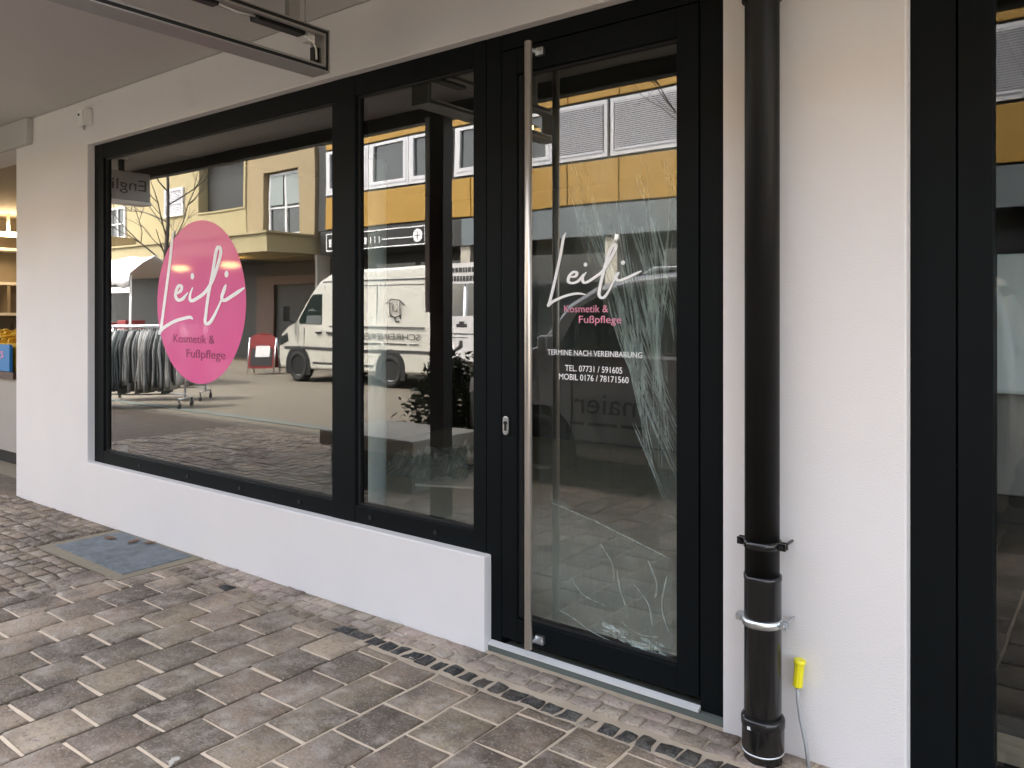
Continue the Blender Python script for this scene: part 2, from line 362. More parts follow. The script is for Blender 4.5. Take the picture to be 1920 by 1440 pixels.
for z in (.055, 2.548):
    mb = MB(); mb.box(-2.012, -.022, z - .008, -1.992, .028, z + .008); mb.box(-2.002, .026, z - .017, -1.962, .0455, z + .017); mb.disc((-1.972, .025, z), .006, (0, 1, 0), .004, 10)
    mb.build('handle_bracket', ZINC, door, bevel=.002)
mb = MB()
ov = [(-2.171 + .0155 * math.cos(t) , YF - .005, .946 + .026 * (1 if math.sin(t) > 0 else -1) + .0155 * math.sin(t)) for t in [2 * math.pi * (k + .5) / 28 for k in range(28)]]
mb.prism(ov, (0, -.008, 0)); lk = mb.build('lock_plate', ZINC, door, bevel=.002)
mb = MB(); mb.disc((-2.171, YF - .014, .958), .0085, (0, 1, 0), .006, 14); mb.box(-2.1755, YF - .0165, .925, -2.1665, YF - .0135, .952); mb.build('lock_cylinder', BLACK, door)
mb = MB(); mb.prism([(DX0 + .03, YF - .006, -.012), (DX0 + .03, YF - .028, -.020), (DX0 + .03, YF - .028, -.030), (DX0 + .03, YF - .006, -.030)], (1.0, 0, 0)); mb.build('threshold', ALU, door)
mb = MB(); mb.box(DX0, YF - .022, G - .03, DX1, .14, -.031); mb.build('door_sill', DKCONC, door)
name_lettering(DOOR_STROKES, [(-1.783, 1.64), (-1.606, 1.641)], .0145, door)
text_mesh('service_lettering', 'Kosmetik &', PINKTXT, door, -1.889, -1.675, 1.443, YG - .0012, .031)
text_mesh('service_lettering', 'Fußpflege', PINKTXT, door, -1.815, -1.614, 1.399, YG - .0012, .031)
text_mesh('contact_lettering', 'TERMINE NACH VEREINBARUNG', VINYL, door, -1.975, -1.520, 1.263, YG - .0012, .023)
text_mesh('contact_lettering', 'TEL. 07731 / 591605', VINYL, door, -1.884, -1.610, 1.197, YG - .0012, .026)
text_mesh('contact_lettering', 'MOBIL 0176 / 78171560', VINYL, door, -1.915, -1.581, 1.160, YG - .0012, .026)
# protective film still hanging behind the door glass
film = MB()
nx, nz = 26, 70; grid = []
def wav(x, z): return .115 + .008 * math.sin(9 * x + 2.1 * z) + .006 * math.sin(31 * (x + z / 2.4) + 1.3 * z) + .003 * math.sin(70 * (x + z / 2.4))
for i in range(nx + 1):
    grid.append([film.b.verts.new((-2.05 + .67 * i / nx, wav(-2.05 + .67 * i / nx, .115 + 2.2 * k / nz), .115 + 2.2 * k / nz)) for k in range(nz + 1)])
for i in range(nx):
    for k in range(nz):
        f = film.b.faces.new((grid[i][k], grid[i + 1][k], grid[i + 1][k + 1], grid[i][k + 1])); f.smooth = True
fo = film.build('protective_film', FILM, door, fix=False)
CREASES = [[(-1.883, 1.954), (-1.817, 1.791), (-1.751, 1.632)], [(-1.862, 1.975), (-1.79, 1.789), (-1.675, 1.542), (-1.552, 1.241), (-1.39, 0.896)],
 [(-1.83, 1.859), (-1.751, 1.676), (-1.601, 1.368), (-1.481, 1.118)], [(-1.613, 1.843), (-1.54, 1.646), (-1.458, 1.412)], [(-1.54, 1.773), (-1.481, 1.58), (-1.424, 1.412)],
 [(-1.5, 1.834), (-1.458, 1.684), (-1.408, 1.474)], [(-1.675, 1.433), (-1.576, 1.198), (-1.458, 0.931), (-1.399, 0.812)], [(-1.7, 1.499), (-1.638, 1.325), (-1.517, 1.052), (-1.394, 0.792)],
 [(-1.589, 1.004), (-1.517, 0.862), (-1.447, 0.702)], [(-1.564, 1.988), (-1.517, 1.877)], [(-1.458, 2.04), (-1.408, 1.91)], [(-1.493, 1.496), (-1.517, 1.327), (-1.458, 1.161), (-1.401, 1.04)],
 [(-1.65, 1.39), (-1.552, 1.22), (-1.408, 1.019)], [(-1.87, 2.066), (-1.803, 1.913)], [(-1.424, 1.495), (-1.399, 1.33)], [(-1.60, 1.33), (-1.50, 1.06), (-1.40, .86)], [(-1.58, 1.40), (-1.47, 1.12), (-1.395, .97)]]
rc = random.Random(3)
for k in range(15):
    u = rc.random(); v = rc.random(); x0, z0 = -1.90 + .48 * u + rc.uniform(-.02, .02), 2.08 - .30 * rc.random(); x1 = -1.60 + .205 * (u * .5 + v * .5); z1 = 1.28 - .55 * rc.random()
    CREASES.append([(x0, z0), (x0 + (x1 - x0) * .33 + .015, z0 + (z1 - z0) * .33), (x0 + (x1 - x0) * .68 + .008, z0 + (z1 - z0) * .68), (x1, z1)][rc.choice((0, 0, 1)):])
cm = MB()
for c in CREASES:
    for j in range(2):
        P = smooth_path([(x + j * .014 + rc.uniform(-.004, .004), z) for x, z in c], 7); L = len(P); wd = rc.uniform(.0035, .009) * (1 if j == 0 else .6)
        prev = None
        for i, (x, z) in enumerate(P):
            tp = min(1, .15 + 3.2 * min(i, L - 1 - i) / L) * rc.uniform(.6, 1.25); y = wav(x, z) - .004
            row = [cm.b.verts.new((x - wd * tp, y, z)), cm.b.verts.new((x, y - .007 * tp, z + .002)), cm.b.verts.new((x + wd * tp * .7, y, z))]
            if prev:
                for k in (0, 1): cm.b.faces.new((prev[k], prev[k + 1], row[k + 1], row[k]))
            prev = row
cm.build('film_crease', CREASE, fo, fix=False)
fb = MB(); rows = []
for i in range(15):      # pulled-together band of film between the creases
    u = i / 14; rows.append([fb.b.verts.new((xa + (xb - xa) * u, .108 + .006 * math.sin(9 * u + k), z)) for k, (xa, xb, z) in enumerate([(-1.90, -1.40, 2.10), (-1.85, -1.385, 1.80), (-1.75, -1.385, 1.55), (-1.62, -1.39, 1.30), (-1.52, -1.39, 1.05), (-1.47, -1.388, .85), (-1.46, -1.386, .52)])])
for a, b_ in zip(rows, rows[1:]):
    for k in range(6): f = fb.b.faces.new((a[k], b_[k], b_[k + 1], a[k + 1])); f.smooth = True
fb.build('film_band', MILKY, fo, fix=False)
mk = MB()      # lower, doubled layer of the film, cut obliquely
n1, n2 = 22, 24; rows = []
for i in range(n1 + 1):
    x = -1.966 + .566 * i / n1; zt = .640 - .149 * i / n1 + .01 * math.sin(i * .9); zb = .165 - .062 * min(1, i / n1 * 1.4)
    rows.append([mk.b.verts.new((x, .098 + .006 * math.sin(i * 1.1 + k * .5) + .005 * math.sin(k * .9 - i * .4) + rc.uniform(-.003, .003), zb + (zt - zb) * k / n2)) for k in range(n2 + 1)])
for i in range(n1):
    for k in range(n2):
        f = mk.b.faces.new((rows[i][k], rows[i + 1][k], rows[i + 1][k + 1], rows[i][k + 1])); f.smooth = True
mk.build('film_flap', MILKY, fo, fix=False)
cr = MB()
for k in range(110):
    x = rc.uniform(-1.70, -1.44); z = .106 + max(0, (-1.47 - x)) * .12 + rc.uniform(0, .2) ** 1.9; s = rc.uniform(.008, .03); a = rc.uniform(-.9, .3)
    p = [Vector((x + s * math.cos(a + t) * q, .094 + rc.uniform(-.006, .006), z + s * .4 * math.sin(a + t) * q)) for t, q in ((0, 1.3), (1.7, .5), (3.1, 1.1), (4.6, .4))]
    cr.b.faces.new([cr.b.verts.new(v) for v in p])
for c in ([(-1.93, .18), (-1.86, .165), (-1.75, .125), (-1.62, .105)], [(-1.64, .40), (-1.625, .33), (-1.60, .27)], [(-1.42, .42), (-1.44, .30), (-1.41, .21)], [(-1.966, .63), (-1.75, .585), (-1.41, .495)], [(-1.72, .50), (-1.66, .42), (-1.655, .36)], [(-1.56, .36), (-1.50, .30), (-1.48, .22)], [(-1.86, .33), (-1.80, .27), (-1.70, .25)], [(-1.50, .47), (-1.46, .38), (-1.47, .33)], [(-1.62, .20), (-1.54, .17), (-1.45, .18)]):
    ribbon(cr, c, .006, .090, .002)
cr.build('film_tail', CRUMPLE, fo, fix=False)

# second shop front at the right
mb = MB()
mb.box(-.5525, YF, G, -.425, .14, 2.668); mb.box(-.419, YF - .003, G + .012, -.325, .14, 2.668)
mb.box(-.325, YF - .003, G + .012, 1.2, .14, .06); mb.box(-.325, YF - .003, 2.56, 1.2, .14, 2.668)
mb.box(1.2, YF, G, 3.0, .14, 2.668)
d2 = mb.build('neighbour_door', FRAME, shop, bevel=.003); d2['label'] = 'dark framed glass door right of the downpipe'
mb = MB(); mb.box(-.33, YG, .055, 1.205, YG + .006, 2.565); mb.build('glass_pane', GLASS_DARK, d2)
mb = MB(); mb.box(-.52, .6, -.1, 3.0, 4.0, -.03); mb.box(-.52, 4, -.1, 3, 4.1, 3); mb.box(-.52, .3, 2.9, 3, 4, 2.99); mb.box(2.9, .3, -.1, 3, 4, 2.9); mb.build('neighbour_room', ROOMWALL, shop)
mb = MB(); mb.box(-.32, YF - .03, G + .001, 1.2, YF - .004, G + .011); mb.build('threshold', ALU, d2)

cs = empty('covered_stand', (.1, .75, G), 'pale bluish covered stand inside the dark shop door at the right edge', 'stand')
mb = MB(); pr = [(-.47, 1.15), (.60, 1.15), (.60, 1.65)] + [(-.40 + .07 * math.cos(t), 1.58 + .07 * math.sin(t)) for t in [math.pi / 2 + math.pi / 2 * k / 6 for k in range(7)]]
mb.prism([(x, .60, z) for x, z in pr], (0, .35, 0)); mb.build('cover', mat('pale blue grey cover', (.50, .56, .60), .6, var=.12, scale=5, stretch=(4, 1, .3)), cs, bevel=.015)
mb = MB(); mb.box(-.47, .66, .78, -.26, .92, 1.149); mb.build('side_box', mat('grey box', (.16, .16, .16), .6), cs, bevel=.005)
mb = MB(); mb.box(-.40, .68, -.029, .55, .90, .779); mb.build('stand_body', BLACK, cs)
# ---------------------------------------------------------------- downpipe
dp = empty('downpipe', (-.976, -.09, G), 'black rain downpipe clamped to the plaster pier right of the door', 'downpipe')
mb = MB(); mb.lathe([(.0565, .555), (.0565, 2.52), (.058, 2.53)], (-.978, -.09), 40); mb.build('upper_pipe', PIPE, dp)
mb = MB(); mb.lathe([(.058, 2.48), (.066, 2.485), (.067, 2.58), (.062, 2.60), (.060, 2.99)], (-.978, -.09), 40); mb.build('pipe_socket', PIPE, dp)
mb = MB(); mb.lathe([(.0575, .075), (.0605, .08), (.0605, .548), (.062, .552), (.0615, .565), (.057, .566)], (-.976, -.09), 40); mb.build('lower_pipe', PIPE2, dp)
mb = MB(); mb.lathe([(.062, G - .03), (.062, -.025), (.068, -.015), (.0685, .06), (.071, .066), (.071, .088), (.066, .096), (.0605, .097)], (-.975, -.09), 40); mb.build('base_coupling', PIPE2, dp)
mb = MB(); mb.lathe([(.0625, -.022), (.0690, -.021), (.0690, -.0165), (.0640, -.0155)], (-.975, -.09), 40); mb.build('coupling_ring', ZINC, dp)
def clamp(z, m, r):
    mb = MB(); mb.lathe([(r, z - .013), (r + .004, z - .012), (r + .004, z + .012), (r, z + .013)], (-.977, -.09), 40)
    for s in (-1, 1):
        x = -.977 + s * (r + .013); mb.box(x - .012, -.105, z - .012, x + .012, -.097, z + .012); mb.box(x - .012, -.085, z - .012, x + .012, -.077, z + .012)
        mb.disc((x, -.092, z), .0045, (0, 1, 0), .045, 10); mb.disc((x, -.113, z), .008, (0, 1, 0), .007, 6)
        mb.tube([(x, -.085, z), (x, -.001, z)], .005, 8)
    return mb.build('pipe_clamp', m, dp)
clamp(.668, PIPE2, .0575); clamp(.410, ZINC, .0615)
mb = MB(); mb.box(-1.003, -.1585, .064, -.960, -.1575, .074); mb.build('coupling_label', WHITE, dp)
# ---------------------------------------------------------------- capped cable by the wall
cb = empty('capped_cable', (-.855, -.03, G), 'grey cable with bright yellow cap sticking up beside the black downpipe', 'cable')
mb = MB(); mb.tube([(-.835, -.05, G - .02), (-.848, -.045, .02), (-.866, -.04, .09), (-.877, -.035, .15), (-.879, -.033, .20)], .0065, 10); mb.build('cable_sheath', CABLE, cb, smooth=True)
mb = MB()
th = R(-5); Mx = Matrix.Translation((-.879, -.033, .195)) @ Matrix.Rotation(th, 4, 'Y').inverted()
pts = [(.0165 * math.cos(t) * (1.0 if k % 2 else .93), .0165 * math.sin(t) * (1.0 if k % 2 else .93), 0) for k, t in enumerate([2 * math.pi * k / 20 for k in range(20)])]
mb.prism([Mx @ Vector(p) for p in pts], Mx.to_3x3() @ Vector((0, 0, .078)))
mb.lathe([(.019, .0), (.0195, .003), (.0195, .010), (.017, .014)], (0, 0), 20)
vs = [v for v in mb.b.verts][-80:]
for v in vs: v.co = Mx @ (v.co + Vector((0, 0, .078)))
mb.build('yellow_cap', CAPY, cb, bevel=.0015)

# ---------------------------------------------------------------- small thing on the wall, hanging sign frame
mb = MB(); mb.box(-6.035, -.055, 2.795, -5.925, -.001, 2.915); mb.box(-6.02, -.062, 2.80, -5.94, -.055, 2.90)
ws = mb.build('wall_sensor', WHITE, None, bevel=.008); tag(ws, 'small white sensor box on the plaster above the window corner', 'sensor')
mb = MB(); mb.disc((-5.995, -.064, 2.872), .010, (0, 1, 0), .006, 12); mb.build('sensor_lens', BLACK, ws)
mb = MB(); mb.tube([(-5.975, -.035, 2.797), (-5.975, -.035, 2.765)], [.013, .006], 10); mb.build('cable_gland', CABLE, ws)

sf = empty('sign_frame', (-3.06, -.85, 2.6), 'empty grey box frame of a hanging sign under the soffit', 'sign frame')
XA, XB, YA, YB, ZA, ZB = -3.12, -3.0, -.255, -1.50, 2.575, 2.775
mb = MB()
mb.box(XA, YB, ZA, XB - .006, YA, ZA + .012); mb.box(XA, YB, ZB - .012, XB - .006, YA, ZB)
mb.box(XA, YA - .012, ZA + .012, XB - .006, YA, ZB - .012); mb.box(XA, YB, ZA + .012, XB - .006, YB + .012, ZB - .012)
mb.build('box_profile', SIGNGREY, sf)
def rim(name, a, m, x0, x1):
    mb = MB()
    mb.box(x0, YB - a[0] + .0, ZA + a[0], x1, YA - a[0], ZA + a[1]); mb.box(x0, YB, ZB - a[1], x1, YA - a[0], ZB - a[0])
    mb.box(x0, YA - a[1], ZA + a[1], x1, YA - a[0], ZB - a[1]); mb.build(name, m, sf)
rim('outer_rim', (0.0, .006), SIGNGREY, XB - .006, XB + .004)
rim('rubber_seal', (.006, .022), GASKET, XB - .006, XB + .001)
rim('inner_rim', (.022, .031), SIGNGREY, XB - .02, XB + .003)
mb = MB(); mb.box(-3.10, -.62, 2.735, -3.04, -.36, 2.762); mb.build('lamp_driver', BLACK, sf, bevel=.004)
mb = MB(); mb.box(-3.10, -1.05, 2.742, -3.05, -.80, 2.762); mb.build('lamp_driver', BLACK, sf, bevel=.004)
mb = MB(); mb.box(-3.09, -.34, 2.715, -3.05, -.30, 2.762); mb.build('terminal_block', WHITE, sf)
mb = MB(); mb.box(-3.085, -.300, 2.60, -3.055, -.270, 2.70); mb.build('junction_box', BLACK, sf)
mb = MB(); mb.tube([(-3.06, -.36, 2.74), (-3.05, -.315, 2.72), (-3.05, -.292, 2.69), (-3.05, -.29, 2.64)], .005, 8); mb.build('wire', WHITE, sf)
mb = MB(); mb.tube([(-3.06, -.80, 2.75), (-3.05, -.72, 2.738), (-3.06, -.62, 2.75)], .005, 8); mb.build('wire', WHITE, sf)
for y in (-.42, -1.30):
    mb = MB(); mb.box(-3.10, y - .06, 2.990, -3.02, y + .06, 2.9985); mb.box(-3.075, y - .030, ZB, -3.045, y + .030, 2.990); mb.tube([(-3.03, y + .05, ZB), (-3.03, y + .05, 2.99)], .004, 8)
    mb.build('ceiling_bracket', SIGNGREY, sf)

# hanging sign further left (seen in the glass)
hs = empty('hanging_sign', (-6.75, -.8, 2.3), 'grey hanging light box with dark lettering under the soffit far left', 'sign')
mb = MB(); mb.box(-8.17, -1.38, 2.585, -8.0, -.30, 2.875); mb.build('sign_box', SIGNGREY, hs, bevel=.008)
mb = MB(); mb.box(-8.18, -1.39, 2.555, -7.99, -.29, 2.585); mb.build('bottom_rail', WHITE, hs)
for y in (-.50, -1.12):
    mb = MB(); mb.box(-8.11, y - .02, 2.875, -8.06, y + .02, 2.999); mb.build('hanger', BLACK, hs)
t_ = text_mesh('sign_lettering', 'Englisch', BLACK, None, 0, .62, 0, 0, .115)
t_.parent = hs; t_.matrix_parent_inverse = Matrix(); t_.location = (-7.997 + 6.75, -1.335 + .8, 2.69 - 2.3); t_.rotation_euler = (0, 0, R(90))

# ---------------------------------------------------------------- things inside
mb = MB(); mb.lathe([(.05, -.018), (.060, -.01), (.060, 2.30), (.052, 2.31)], (-3.41, .42), 24); tb = mb.build('standing_roll', MILK, None)
tag(tb, 'tall pale roll standing inside behind the narrow window pane', 'roll')
mb = MB(); mb.lathe([(.013, 2.311), (.013, 2.34)], (-3.41, .42), 16); mb.build('roll_core', BROWN, tb)
rp = random.Random(11)
def heap(cx, cy, sx, sy, h, n, name, m, label):
    from mathutils import noise as NZ
    mb = MB(); g = []
    for i in range(n + 1):
        row = []
        for k in range(n + 1):
            a, b = 2 * i / n - 1, 2 * k / n - 1; e = max(0, (1 - a * a) * (1 - b * b)); p = Vector((a * 2.3, b * 2.3, 4.0))
            z = h * e * (.35 + abs(NZ.noise(p * 1.3)) * 1.6 + abs(NZ.noise(p * 3.7)) * .7)
            row.append(mb.b.verts.new((cx + sx * a + .05 * NZ.noise(p * 2), cy + sy * b + .05 * NZ.noise(p * 2 + Vector((9, 0, 0))), -.016 + z)))
        g.append(row)
    for i in range(n):
        for k in range(n): mb.b.faces.new((g[i][k], g[i + 1][k], g[i + 1][k + 1], g[i][k + 1])).smooth = True
    o = mb.build(name, m, None); return tag(o, label, 'sheet')
heap(-5.0, 2.75, .62, .42, .22, 44, 'crumpled_sheet', CRUMPLE, 'crumpled clear plastic sheet on the shop floor behind the narrow pane')
mb = MB(); mb.prism([(x - 1.75, y + 1.6, z) for x, y, z in ((-3.05, .55, -.017), (-2.35, .85, -.017), (-2.40, 1.25, -.017), (-3.05, .95, -.017))], (0, 0, .02)); mb.prism([(x - 1.75, y + 1.6, z) for x, y, z in ((-3.0, .62, .004), (-2.48, .86, .004), (-2.5, 1.08, .06), (-2.98, .86, .03))], (0, 0, .004))
tag(mb.build('paper_sheets', WHITE, None), 'white paper sheets lying on the floor behind the narrow pane', 'paper')

# ---------------------------------------------------------------- neighbouring food shop at far left
ct = empty('shop_counter', (-9.7, .6, G), 'pale grey food shop counter with dark top at the far left edge', 'counter')
mb = MB(); mb.box(-11.2, .52, .08, -8.62, 1.1, .80); mb.build('counter_front', mat('counter panel', (.40, .37, .34), .5, var=.06), ct)
mb = MB(); mb.box(-11.2, .56, G, -8.64, 1.1, .08); mb.build('plinth', BLACK, ct)
mb = MB(); mb.box(-11.2, .48, .801, -8.60, 1.12, .87); mb.build('counter_top', BROWN, ct)
mb = MB(); mb.box(-11.1, .47, .875, -8.66, .50, 1.14); bs = mb.build('counter_sign', BLUE, None, bevel=.004); tag(bs, 'blue sign standing on the food shop counter', 'sign')
text_mesh('sign_lettering', 'gs', PINKTXT, bs, -8.95, -8.80, 1.01, .4685, .10)
mb = MB()
for k in range(60):
    x = rp.uniform(-9.4, -8.68); z = 1.15 + rp.uniform(0, .12); r_ = rp.uniform(.02, .05); a = rp.uniform(0, 3)
    mb.box(-r_, -.01, -.01, r_, .01, .01, 0, Matrix.Translation((x, .56 + rp.uniform(-.04, .08), z)) @ Matrix.Rotation(a, 4, 'Y') @ Matrix.Rotation(a * 2, 4, 'Z'))
mb.box(-9.4, .54, .875, -8.66, .62, 1.15)
tag(mb.build('tinsel_garland', GOLD, None), 'bunch of yellow tinsel behind the blue counter sign', 'garland')
sh = empty('wall_shelf', (-12.6, 2.0, G), 'cream shelf unit on the end wall of the food shop at far left', 'shelf')
mb = MB(); mb.box(-12.84, .9, 1.42, -12.80, 3.1, 2.35); mb.build('shelf_back', CREAM, sh)
for z in (1.00, 1.42, 1.85, 2.33):
    mb = MB(); mb.box(-12.80, .9, z, -12.45, 3.1, z + .04); mb.build('shelf_board', WHITE, sh)
for y in (.9, 1.85, 3.06):
    mb = MB(); mb.box(-12.798, y, 1.461, -12.46, y + .04, 1.849); mb.build('shelf_side', CREAM, sh)
for k in range(11):
    y = 1.1 + k * .17; mb = MB(); h = rp.uniform(.22, .33); mb.lathe([(.04, 1.041), (.045, 1.06), (.045, 1.04 + h * .6), (.016, 1.04 + h * .8), (.016, 1.04 + h)], (-12.56, y), 14)
    tag(mb.build('bottle', rp.choice([BROWN, DKCONC, CREAM]), None), 'bottle in the row on the food shop shelf', 'bottle', 'bottles on the food shop shelf')
for x, y in ((-12.02, 1.7), (-10.3, 2.6)):  # first lamp is visible; second is added out of view to brighten the interior
    mb = MB(); mb.lathe([(.17, 2.50), (.21, 2.515), (.21, 2.535)], (x, y), 24); lp = mb.build('ceiling_lamp', WARM2, None)
    tag(lp, 'round warm lamp glowing in the food shop' + (', added out of view to light the room' if y > 2 else ', just left of the white pier'), 'lamp', 'food shop lamps')
    mb = MB(); mb.lathe([(.02, 2.536), (.02, 2.795)], (x, y), 16); mb.build('lamp_rod', WHITE, lp)
mb = MB(); mb.box(-16, .3, -.1, -7.3, 5, -.055); mb.box(-12.95, .3, -.1, -12.85, 5.1, 3); mb.box(-16, 5, -.1, -7.3, 5.1, 3); mb.box(-16, .3, 2.80, -7.3, 5, 2.9); mb.box(-7.4, .3, -.05, -7.3, 5, 2.8); mb.build('neighbour_interior', CREAM, shop)

# ================================================================ PAVING
def paving_mat():
    m = bpy.data.materials.new('old paving stone'); m.use_nodes = True; t = m.node_tree; n = t.nodes; p = n['Principled BSDF']; L = t.links.new
    ge = n.new('ShaderNodeNewGeometry')
    r1 = n.new('ShaderNodeValToRGB'); cols = [(0.169, 0.129, 0.091), (0.298, 0.218, 0.159), (0.244, 0.194, 0.130), (0.399, 0.301, 0.212), (0.139, 0.108, 0.078), (0.336, 0.261, 0.171), (0.269, 0.195, 0.146), (0.458, 0.353, 0.247)]
    e = r1.color_ramp.elements; e[0].color = (*cols[0], 1); e[1].color = (*cols[-1], 1)
    for i, c in enumerate(cols[1:-1]): q = e.new((i + 1) / (len(cols) - 1)); q.color = (*c, 1)
    L(ge.outputs['Random Per Island'], r1.inputs[0])
    def noise(sc, det=6, rough=.65):
        q = n.new('ShaderNodeTexNoise'); q.inputs['Scale'].default_value = sc; q.inputs['Detail'].default_value = det; q.inputs['Roughness'].default_value = rough; L(ge.outputs['Position'], q.inputs['Vector']); return q.outputs['Fac']
    def ramp(v, a, b, ca=0.0, cb=1.0):
        q = n.new('ShaderNodeMapRange'); q.inputs[1].default_value = a; q.inputs[2].default_value = b; q.inputs[3].default_value = ca; q.inputs[4].default_value = cb; L(v, q.inputs[0]); return q.outputs[0]
    def mix(a, b, f, mode='MIX'):
        q = n.new('ShaderNodeMix'); q.data_type = 'RGBA'; q.blend_type = mode
        for i, s in ((0, f), (6, a), (7, b)):
            if isinstance(s, (int, float)): q.inputs[i].default_value = s
            elif isinstance(s, tuple): q.inputs[i].default_value = (*s, 1)
            else: L(s, q.inputs[i])
        return q.outputs[2]
    c = mix(r1.outputs[0], (.10, .075, .056), ramp(noise(2.1), .44, .60, 0, .85))           # large damp stains
    c = mix(c, (.47, .40, .33), ramp(noise(10, 9, .8), .49, .63, 0, .8))              # scuffed pale patches
    c = mix(c, (.08, .06, .046), ramp(noise(40, 7, .75), .52, .66, 0, .75))              # pits and dirt
    c = mix(c, (.52, .42, .33), ramp(noise(95, 4, .7), .54, .66, 0, .6))                # grain
    c = mix(c, (.60, .54, .47), ramp(noise(6.5, 5, .6), .70, .725, 0, .9))                # old mortar and gum spots
    L(c, p.inputs['Base Color']); L(ramp(noise(9), .3, .7, .38, .8), p.inputs['Roughness'])
    p.inputs['Specular IOR Level'].default_value = .35
    b1 = n.new('ShaderNodeBump'); b1.inputs['Strength'].default_value = .9; b1.inputs['Distance'].default_value = .014
    ad = n.new('ShaderNodeMath'); ad.operation = 'ADD'; L(noise(38, 8, .7), ad.inputs[0]); L(noise(11, 4, .6), ad.inputs[1]); L(ad.outputs[0], b1.inputs['Height']); L(b1.outputs[0], p.inputs['Normal'])
    return m
CX0, CW = -3.180, .2275
def ground_mat():
    m = bpy.data.materials.new('bedding and street'); m.use_nodes = True; t = m.node_tree; n = t.nodes; p = n['Principled BSDF']; L = t.links.new
    ge = n.new('ShaderNodeNewGeometry'); sx = n.new('ShaderNodeSeparateXYZ'); L(ge.outputs['Position'], sx.inputs[0])
    def M(op, a, b=None):
        q = n.new('ShaderNodeMath'); q.operation = op
        for i, s in enumerate((a, b)):
            if s is None: continue
            if isinstance(s, (int, float)): q.inputs[i].default_value = s
            else: L(s, q.inputs[i])
        return q.outputs[0]
    def mix(a, b, f):
        q = n.new('ShaderNodeMix'); q.data_type = 'RGBA'
        for i, s in ((0, f), (6, a), (7, b)):
            if isinstance(s, (int, float)): q.inputs[i].default_value = s
            elif isinstance(s, tuple): q.inputs[i].default_value = (*s, 1)
            else: L(s, q.inputs[i])
        return q.outputs[2]
    nz = n.new('ShaderNodeTexNoise'); nz.inputs['Scale'].default_value = 9; nz.inputs['Detail'].default_value = 8; L(ge.outputs['Position'], nz.inputs['Vector'])
    nb = n.new('ShaderNodeTexNoise'); nb.inputs['Scale'].default_value = .7; nb.inputs['Detail'].default_value = 5; L(ge.outputs['Position'], nb.inputs['Vector'])
    light = mix((.50, .39, .28), (.80, .66, .50), nz.outputs['Fac'])
    dark = mix((.025, .019, .014), (.13, .095, .065), nz.outputs['Fac'])
    fr = M('ABSOLUTE', M('SUBTRACT', M('FRACT', M('DIVIDE', M('SUBTRACT', sx.outputs[0], CX0), CW)), .5))     # .5 at a course joint
    isc = M('GREATER_THAN', fr, .455)
    nl = n.new('ShaderNodeTexNoise'); nl.inputs['Scale'].default_value = 1.4; L(ge.outputs['Position'], nl.inputs['Vector'])
    isc = M('MULTIPLY', isc, M('LESS_THAN', M('ADD', sx.outputs[0], M('MULTIPLY', nl.outputs['Fac'], 1.2)), -1.9))
    isl = M('LESS_THAN', sx.outputs[0], -4.62); isc = M('MAXIMUM', isc, isl)
    isw = M('MULTIPLY', M('GREATER_THAN', sx.outputs[1], -.288), M('SUBTRACT', .78, M('MULTIPLY', M('GREATER_THAN', sx.outputs[0], -2.8), .38))); near = mix(mix(light, dark, isc), mix((.05, .038, .028), (.30, .245, .185), nz.outputs['Fac']), isw)
    br = n.new('ShaderNodeTexBrick'); br.inputs['Scale'].default_value = 3.2; br.inputs['Mortar Size'].default_value = .022; br.inputs['Color1'].default_value = (.155, .135, .10, 1); br.inputs['Color2'].default_value = (.125, .11, .085, 1); br.inputs['Mortar'].default_value = (.08, .066, .052, 1)
    L(ge.outputs['Position'], br.inputs['Vector'])
    road = mix(br.outputs['Color'], (.10, .086, .066), M('MULTIPLY', nb.outputs['Fac'], .8))
    far = M('LESS_THAN', sx.outputs[1], -3.42)
    L(mix(near, road, far), p.inputs['Base Color']); p.inputs['Roughness'].default_value = .9
    bp = n.new('ShaderNodeBump'); bp.inputs['Strength'].default_value = .6; bp.inputs['Distance'].default_value = .006; L(nz.outputs['Fac'], bp.inputs['Height']); L(bp.outputs[0], p.inputs['Normal'])
    return m
STONE = paving_mat()
DARKSETT = STONE.copy(); DARKSETT.name = 'dark basalt sett'
for nd in DARKSETT.node_tree.nodes:
    if nd.type == 'VALTORGB':
        for k, el in enumerate(nd.color_ramp.elements): q = .012 + .006 * (k % 3); el.color = (q, q * 1.05, q * 1.1, 1)
    if nd.type == 'MIX' and tuple(round(v, 2) for v in nd.inputs[7].default_value[:3]) in ((.47, .40, .33), (.52, .42, .33)): nd.inputs[7].default_value = (.20, .19, .17, 1)
PALESETT = STONE.copy(); PALESETT.name = 'pale sett stone'
for nd in PALESETT.node_tree.nodes:
    if nd.type == 'VALTORGB':
        for el, c in zip(nd.color_ramp.elements, [(.36, .28, .22), (.44, .34, .29), (.34, .28, .21), (.50, .40, .33), (.30, .24, .20), (.46, .38, .29), (.42, .32, .28), (.54, .45, .36)]): el.color = (*c, 1)
COBBLE = STONE.copy(); COBBLE.name = 'dark cobble stone'
for nd in COBBLE.node_tree.nodes:
    if nd.type == 'VALTORGB':
        for el in nd.color_ramp.elements: el.color = tuple(c * .8 for c in el.color[:3]) + (1,)
mb = MB(); mb.poly([(-90, -70, G - .008), (40, -70, G - .008), (40, 12, G - .008), (-90, 12, G - .008)]); struct(mb.build('ground', ground_mat(), None))
rs = random.Random(21)
